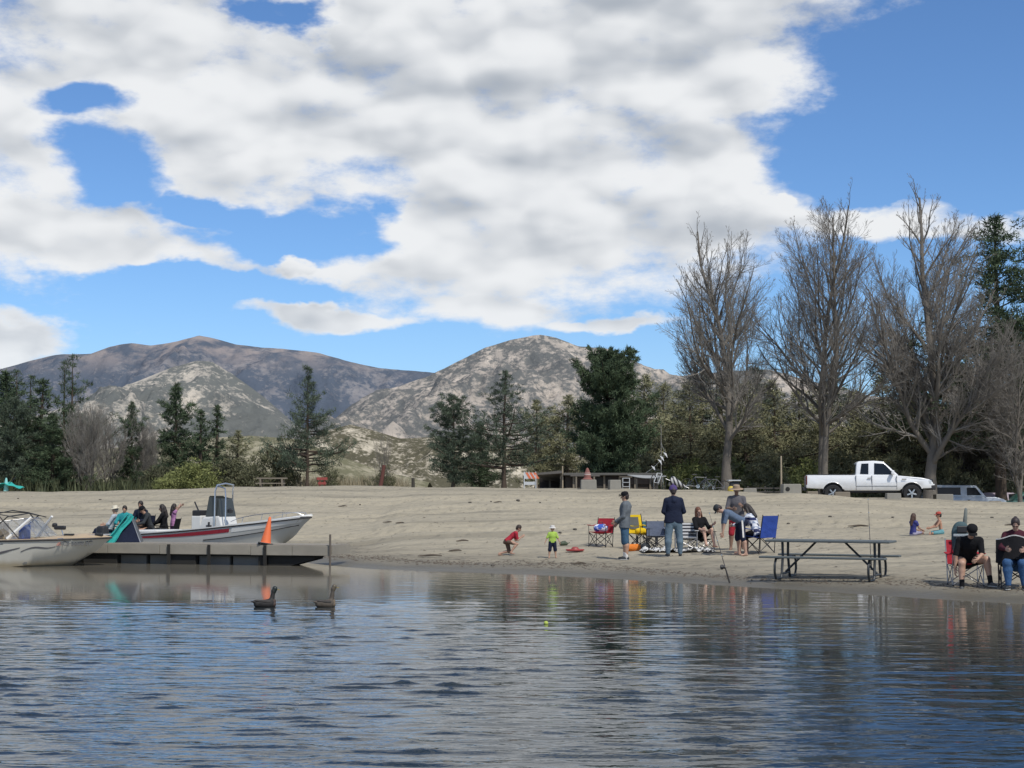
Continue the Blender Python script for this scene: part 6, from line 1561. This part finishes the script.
# table frame
tf = thing('work_frame', 'open timber frame with a flat top behind the red draped cone', 'frame', gy(585, 74.8)); z_ = at(585, 475, 74.8).z-tf.location.z; a = 24/F*74.8
MB().box((0, 0, z_-.03), (a+.25, .7, .07)).build('top', RFM, tf)
for x in (-a/2+.15, a/2-.15):
    for y in (-.3, .3): MB().box((x, y, z_/2-.05), (.07, .07, z_)).build('post', TIMB, tf)
# barricade
bc = thing('barricade', 'white-framed road barricade with orange and white diagonal stripes on its top board', 'barricade', gy(530, 74.3)); u = 74.3/F
zz_ = at(530, 472.5, 74.3).z-bc.location.z
WP = M('white_board', (.50, .52, .53), .6, var=.08); ORB = M('orange_stripe', (.62, .16, .07), .6)
bt = MB().box((0, 0, zz_-.15), (12.5*u, .03, .30)).build('striped_board', WP, bc)
for k in range(3):
    x0 = (-.36+.30*k)*12.5*u*1.05; MB().prism([(x0, zz_-.005), (x0+.13, zz_-.005), (x0+.30, zz_-.295), (x0+.17, zz_-.295)], -.021, -.016).build('stripe', ORB, bt)
MB().box((0, 0, .25), (12.0*u, .03, .15)).build('lower_board', WP, bc)
for sx in (-1, 1):
    MB().tube([(sx*5.8*u, .02, zz_+.04), (sx*5.8*u, -.12, -.05)], .022, 6).build('leg', WP, bc); MB().tube([(sx*5.8*u, .02, zz_+.04), (sx*5.8*u, .35, -.05)], .022, 6).build('leg', WP, bc)
# red draped cone on block
rc = thing('draped_cone', 'small brownish red draped cone with a pale patch on the concrete block', 'cone', gy(587.5, 73)+Vector((0, 0, .43)))
MB().lathe([(.24, 0), (.25, .03), (.17, .10), (.15, .30), (.10, .42), (.05, .55), (0, .58)], 16).build('body', M('drape_redbrown', (.22, .09, .075), .9, var=.35, scale=6), rc, smooth=True)
MB().lathe([(.155, .2), (.16, .26), (.135, .34)], 16).build('pale_patch', M('drape_pale', (.45, .36, .33), .9, var=.3), rc)
# ladder
ld = thing('ladder', 'small white stepladder standing right of the concrete block', 'ladder', gy(626, 73.5)); zl_ = at(626, 477, 73.5).z-ld.location.z
for sx in (-1, 1):
    MB().box((sx*.16, -.10, zl_/2-.05), (.035, .05, zl_), rot=Matrix.Rotation(R(6*1), 3, 'X')).build('rail', WP, ld); MB().tube([(sx*.18, .05, zl_), (sx*.26, .45, -.05)], .016, 6).build('rear_leg', TIMB, ld)
for k in range(3): MB().box((0, -.11, .12+k*.2), (.32, .09, .025)).build('step', WP, ld)
MB().tube([(-.3, 0, zl_), (.3, 0, zl_)], .02, 6).build('top_bar', TIMB, ld)
# overturned white canoe on trestles
cz_ = thing('canoe', 'long white canoe lying across trestles right of the shed', 'canoe', gy(647, 75.6), R(-6)); zc = at(647, 475.5, 75.6).z-cz_.location.z
G = [[(x, .30*max(.02, 1-(abs(x)/.95)**2.2)**.4*v, zc-.14*abs(v)**2*max(.1, 1-(abs(x)/.95)**2)-.03*x) for v in np.linspace(-1, 1, 9)] for x in np.linspace(-.95, .95, 17)]
MB().slab(G, .03).build('hull', M('canoe_white', (.30, .31, .31), .6, var=.2), cz_, smooth=True)
for sx in (-.5, .5): MB().box((sx, 0, (zc-.2)/2), (.08, .5, zc-.1)).build('trestle', M('rail_dark', (.06, .055, .05)), cz_)
# pennants
fl = thing('pennant_string', 'string of small white pennants slanting down over the canoe', 'bunting', at(666, 452, 78)); 
pts = [at(661, 443, 78), at(665.5, 453, 78), at(661, 460, 78), at(653, 468, 78), at(640, 477, 78)]; o0 = Vector(fl.location)
MB().tube([p-o0 for p in pts], .006, 5).build('cord', WP, fl)
for (px_, py_2) in ((665, 454), (661.5, 457.5), (659.5, 461), (653, 467.5)):
    c = at(px_, py_2, 77.9)-o0; MB().add([c+Vector((-.10, 0, .10)), c+Vector((.08, 0, .02)), c+Vector((.13, .02, -.20))], [(0, 1, 2)]).build('pennant', M('pennant_white', (.80, .80, .80), .7), fl)
# bicycles
def bicycle(label, px, Y, rz, mat, s=1., grp='bicycles parked by the first cottonwood'):
    t = thing('bicycle', label, 'bicycle', gy(px, Y), rz, grp)
    for x in (-.52*s, .52*s):
        w = MB()
        pts = [(x+.33*s*cos(a), 0, .33*s+.33*s*sin(a)) for a in np.linspace(0, 2*pi, 25)]; w.tube(pts, .022, 6, False); wo = w.build('wheel', RUBR, t, smooth=True)
        sp2 = MB()
        for k in range(8): a = pi*k/8; sp2.tube([(x+.31*s*cos(a), 0, .33*s+.31*s*sin(a)), (x-.31*s*cos(a), 0, .33*s-.31*s*sin(a))], .004, 3)
        sp2.build('spokes', STEEL, wo)
    P_ = dict(h=(.40, 0, .72), h2=(.37, 0, .82), f=(.52, 0, .33), b=(0, 0, .30), r=(-.52, 0, .33), s=(-.14, 0, .74), s2=(-.17, 0, .86))
    P_ = {k: Vector(v)*s for k, v in P_.items()}; b = MB()
    for a, c in (('h', 'b'), ('s', 'b'), ('h', 's'), ('r', 'b'), ('r', 's'), ('h', 'f')): b.tube([P_[a], P_[c]], .018, 6)
    b.build('frame', mat, t); MB().tube([P_['h2']+Vector((-.02, -.26*s, .08)), P_['h2']+Vector((0.02, 0, .04)), P_['h2']+Vector((-.02, .26*s, .08))], .014, 6).build('handlebar', BLK, t)
    MB().tube([P_['h'], P_['h2']+Vector((0, 0, .06))], .014, 6).build('stem', BLK, t); MB().box(P_['s2'], (.24*s, .13*s, .05*s)).build('saddle', BLK, t, bevel=.02)
    MB().lathe([(.09*s, -.01), (.09*s, .01)], 14, P_['b'], 'Y').build('chainring', STEEL, t)
bicycle('upright bicycle whose pale wheel faces the lake, just right of the canoe', 658.5, 75, R(62), WP, 1.1)
bicycle('dark bicycle leaning between the striped umbrella and the cottonwood, left of two', 698, 77, R(6), M('bike_dark', (.04, .05, .07), .4), 1.05)
bicycle('dark bicycle leaning by the cottonwood trunk, right of two', 714, 77.6, R(176), M('bike_grey', (.12, .12, .13), .4), 1.0)
# striped umbrella lying folded
us = thing('striped_umbrella', 'half-folded black and white striped umbrella leaning beyond the man in the beanie', 'umbrella', gy(677, 76)+Vector((0, 0, .15))); u0 = at(670, 480.5, 76)-Vector(us.location); u1 = at(686, 487, 76)-Vector(us.location)
u0 = Vector(u0); u1 = Vector(u1); m_, n_, b_2 = newmat('umbrella_stripes'); x, y, z = n_.sep(n_.coord('Object')); n_.link(n_.mix((x*34.+z*12.).sin().step(-.1, .1), (.02, .02, .025), (.42, .42, .41)), b_2.inputs['Base Color'])
MB().tube([u0, u0.lerp(u1, .15), u0.lerp(u1, .6), u1], [.24, .26, .15, .03], 12).build('canopy', m_, us, smooth=True); MB().tube([u0+(u0-u1)*.3, u1+(u1-u0)*.2], .015, 6).build('pole', GRM, us)
# white-topped table with dark cover, yellow bucket
tt = thing('covered_table', 'small white-topped table with a dark cover behind the straw-hatted man', 'table', gy(734, 76)); z2_ = at(734, 480.5, 76).z-tt.location.z
MB().box((0, 0, z2_), (.60, .6, .06)).build('tabletop', WP, tt, bevel=.01); MB().box((.02, 0, z2_/2-.02), (.52, .5, z2_-.08), taper=.85).build('cover', BLK, tt, bevel=.05)
yb = MB().lathe([(.0, 0), (.13, .0), (.16, .10), (.16, .22), (.11, .30), (0, .33)], 16).build('buoy', M('yellow_buoy', (.55, .42, .06), .6), None, smooth=True, label='round yellow buoy beside the straw-hatted man, in front of the covered table', cat='buoy'); yb.location = gy(731, 73)
# ================================================================ left: teal canopy, red sign frame
tc = thing('canopy_tent', 'collapsed teal canopy with pale poles at the far left on the crest', 'tent', gy(8, 76))
TEA = M('canopy_teal', (.03, .42, .36), .7, var=.2)
G = [[(x, y, .10+.38*(1-abs(x)/.85)**1.0*(.6+.4*cos(y))+.04*sin(x*9+y*5)) for x in np.linspace(-.8, .62, 15)] for y in np.linspace(-.6, .6, 7)]
MB().slab(G, .02).build('canopy', TEA, tc, smooth=True)
MB().lathe([(.13, .05), (.10, .35), (.06, .62), (.03, .70), (0, .71)], 10, (.0, -.3, 0)).build('peak', M('canopy_pale', (.25, .55, .52), .7), tc)
MB().tube([(-1.3, -.2, .50), (-.3, -.2, .42)], .03, 6).build('pole', WP, tc); MB().tube([(0, -.25, .3), (.45, -.2, .75)], .02, 6).build('pole', BLK, tc)
rs = thing('sign_frame', 'small faded red sign frame under the lone pine', 'sign', gy(322, 80)); zr_ = at(322, 477.5, 80).z-rs.location.z; RDS = M('sign_red', (.28, .06, .05), .9, var=.2)
MB().box((0, 0, zr_-.06), (.55, .06, .14)).build('board', RDS, rs); MB().box((0, 0, zr_-.30), (.42, .06, .12)).build('board', RDS, rs)
for sx in (-.12, .12): MB().box((sx, .05, zr_/2-.05), (.07, .07, zr_)).build('post', RDS, rs)
bt_ = thing('park_bench', 'weathered picnic bench in the scrub between the shrubs on the left', 'bench', gy(272, 79)); MB().box((0, 0, .62), (1.5, .6, .07)).build('tabletop', TIMB, bt_); MB().box((0, -.55, .36), (1.5, .22, .05)).build('seat', TIMB, bt_)
for sx in (-.55, .55): MB().box((sx, 0, .3), (.08, .7, .62)).build('leg', TIMB, bt_)
# ================================================================ driftwood, stones and scraps on the sand
rr = np.random.default_rng(77)
STN = M('beach_stone', (.10, .09, .075), .95, var=.4, scale=9, bump=.6); DRW = M('driftwood', (.10, .08, .06), .95, var=.4, scale=9)
spots = [(18, 499, .22, 'stone'), (100, 500, .2, 'stone'), (388, 523, .34, 'drift'), (400, 524, .3, 'drift'), (462, 542, .3, 'drift'), (470, 503, .24, 'stone'), (491, 502, .2, 'stone'), (498, 503, .28, 'drift'), (518, 501, .3, 'stone'), (540, 503, .2, 'stone'),
         (858, 527, .5, 'drift'), (788, 524, .2, 'stone'), (893, 518, .22, 'stone'), (1011, 526, .34, 'drift'), (992, 518, .2, 'stone'), (455, 552, .3, 'drift'), (578, 565, .3, 'drift'), (493, 566, .2, 'stone'), (430, 557, .5, 'drift'), (620, 495, .2, 'stone'), (575, 530, .25, 'stone'), (560, 533, .2, 'stone'), (830, 517, .2, 'stone'), (700, 528, .16, 'stone'), (343, 507, .3, 'drift'), (360, 505, .2, 'stone')]
for k, (px_, py_2, sz, kd) in enumerate(spots):
    p = gnd(px_, py_2); side = 'left' if px_ < 400 else ('middle' if px_ < 700 else 'right')
    if kd == 'stone':
        sz *= .75
        v, f = surface([((-sz*.25, 0, sz*.10), (sz*.2, sz*.1, sz*.12), sz*.22, sz*.18), ((0, -sz*.1, sz*.1), (sz*.1, 0, sz*.2), sz*.15, sz*.1)], sz*.06, sz*.1)
        o = np_mesh('stone', v, f, 4, STN, None, smooth=True, label='small dark stone lying on the sand', cat='stone', group='small stones scattered on the beach')
    else:
        sz = sz*.62; pts = [(sz*(t-.5)*2, .05*sin(t*7+k), .03+.04*t*sin(t*3)) for t in np.linspace(0, 1, 7)]
        o = MB().tube(pts, [.012+.014*sin(pi*t) for t in np.linspace(0, 1, 7)], 7).tube([pts[3], (pts[3][0]+.06, .10, .07)], [.010, .004], 5).build('driftwood', DRW, None, smooth=True, label='short dark piece of driftwood lying on the sand', cat='driftwood', group='driftwood scattered on the beach')
    o.location = p; o.rotation_euler = (0, 0, rr.uniform(0, 6) if kd == 'stone' else rr.normal(0, .3))
# litter of bark, twigs and leaf scraps: nobody could count it
def scraps():
    N = 5200; x = rr.uniform(-30, 30, N); y = rr.uniform(24, 74, N)
    dens_ = fbm(x*.25, y*.5, 4); keep = (dens_ > .10) | (rr.random(N) < .10); x, y = x[keep], y[keep]; z = ht(x, y); k = z > .06; x, y, z = x[k], y[k], z[k]
    # the drift line
    xs2 = rr.uniform(-9, 14, 2600); ys2 = np.interp(xs2, _sx, _sy)/1.0+rr.normal(2.3, .45, 2600)*(1.0+.2*np.sin(xs2)); z2 = ht(xs2, ys2); x = np.concatenate([x, xs2]); y = np.concatenate([y, ys2]); z = np.concatenate([z, z2])
    n_ = len(x); a = rr.uniform(0, 2*pi, n_); L = rr.uniform(.015, .07, n_); w = rr.uniform(.006, .02, n_); h = rr.uniform(.004, .02, n_)
    c, s_ = np.cos(a), np.sin(a); P0 = np.stack([x, y, z+.004], 1)
    d = np.stack([c*L, s_*L, 0*L], 1); e = np.stack([-s_*w, c*w, 0*w], 1); u = np.stack([0*h, 0*h, h], 1)
    v = np.stack([P0-d, P0+e, P0+d, P0-e, P0+u], 1).reshape(-1, 3); b = (np.arange(n_)*5)[:, None]
    f = np.concatenate([b+np.array([[0, 3, 4]]), b+np.array([[3, 2, 4]]), b+np.array([[2, 1, 4]]), b+np.array([[1, 0, 4]])])
    np_mesh('debris', v, f, 3, DRW, None, label='scraps of bark, twigs and dried weed strewn over the sand', kind='stuff')
scraps()
for o in [o for o in bpy.data.objects if o.name.startswith(('tree_prototype', 'shrub_prototype'))]:
    for c_ in list(o.children): bpy.data.objects.remove(c_)
    bpy.data.objects.remove(o)
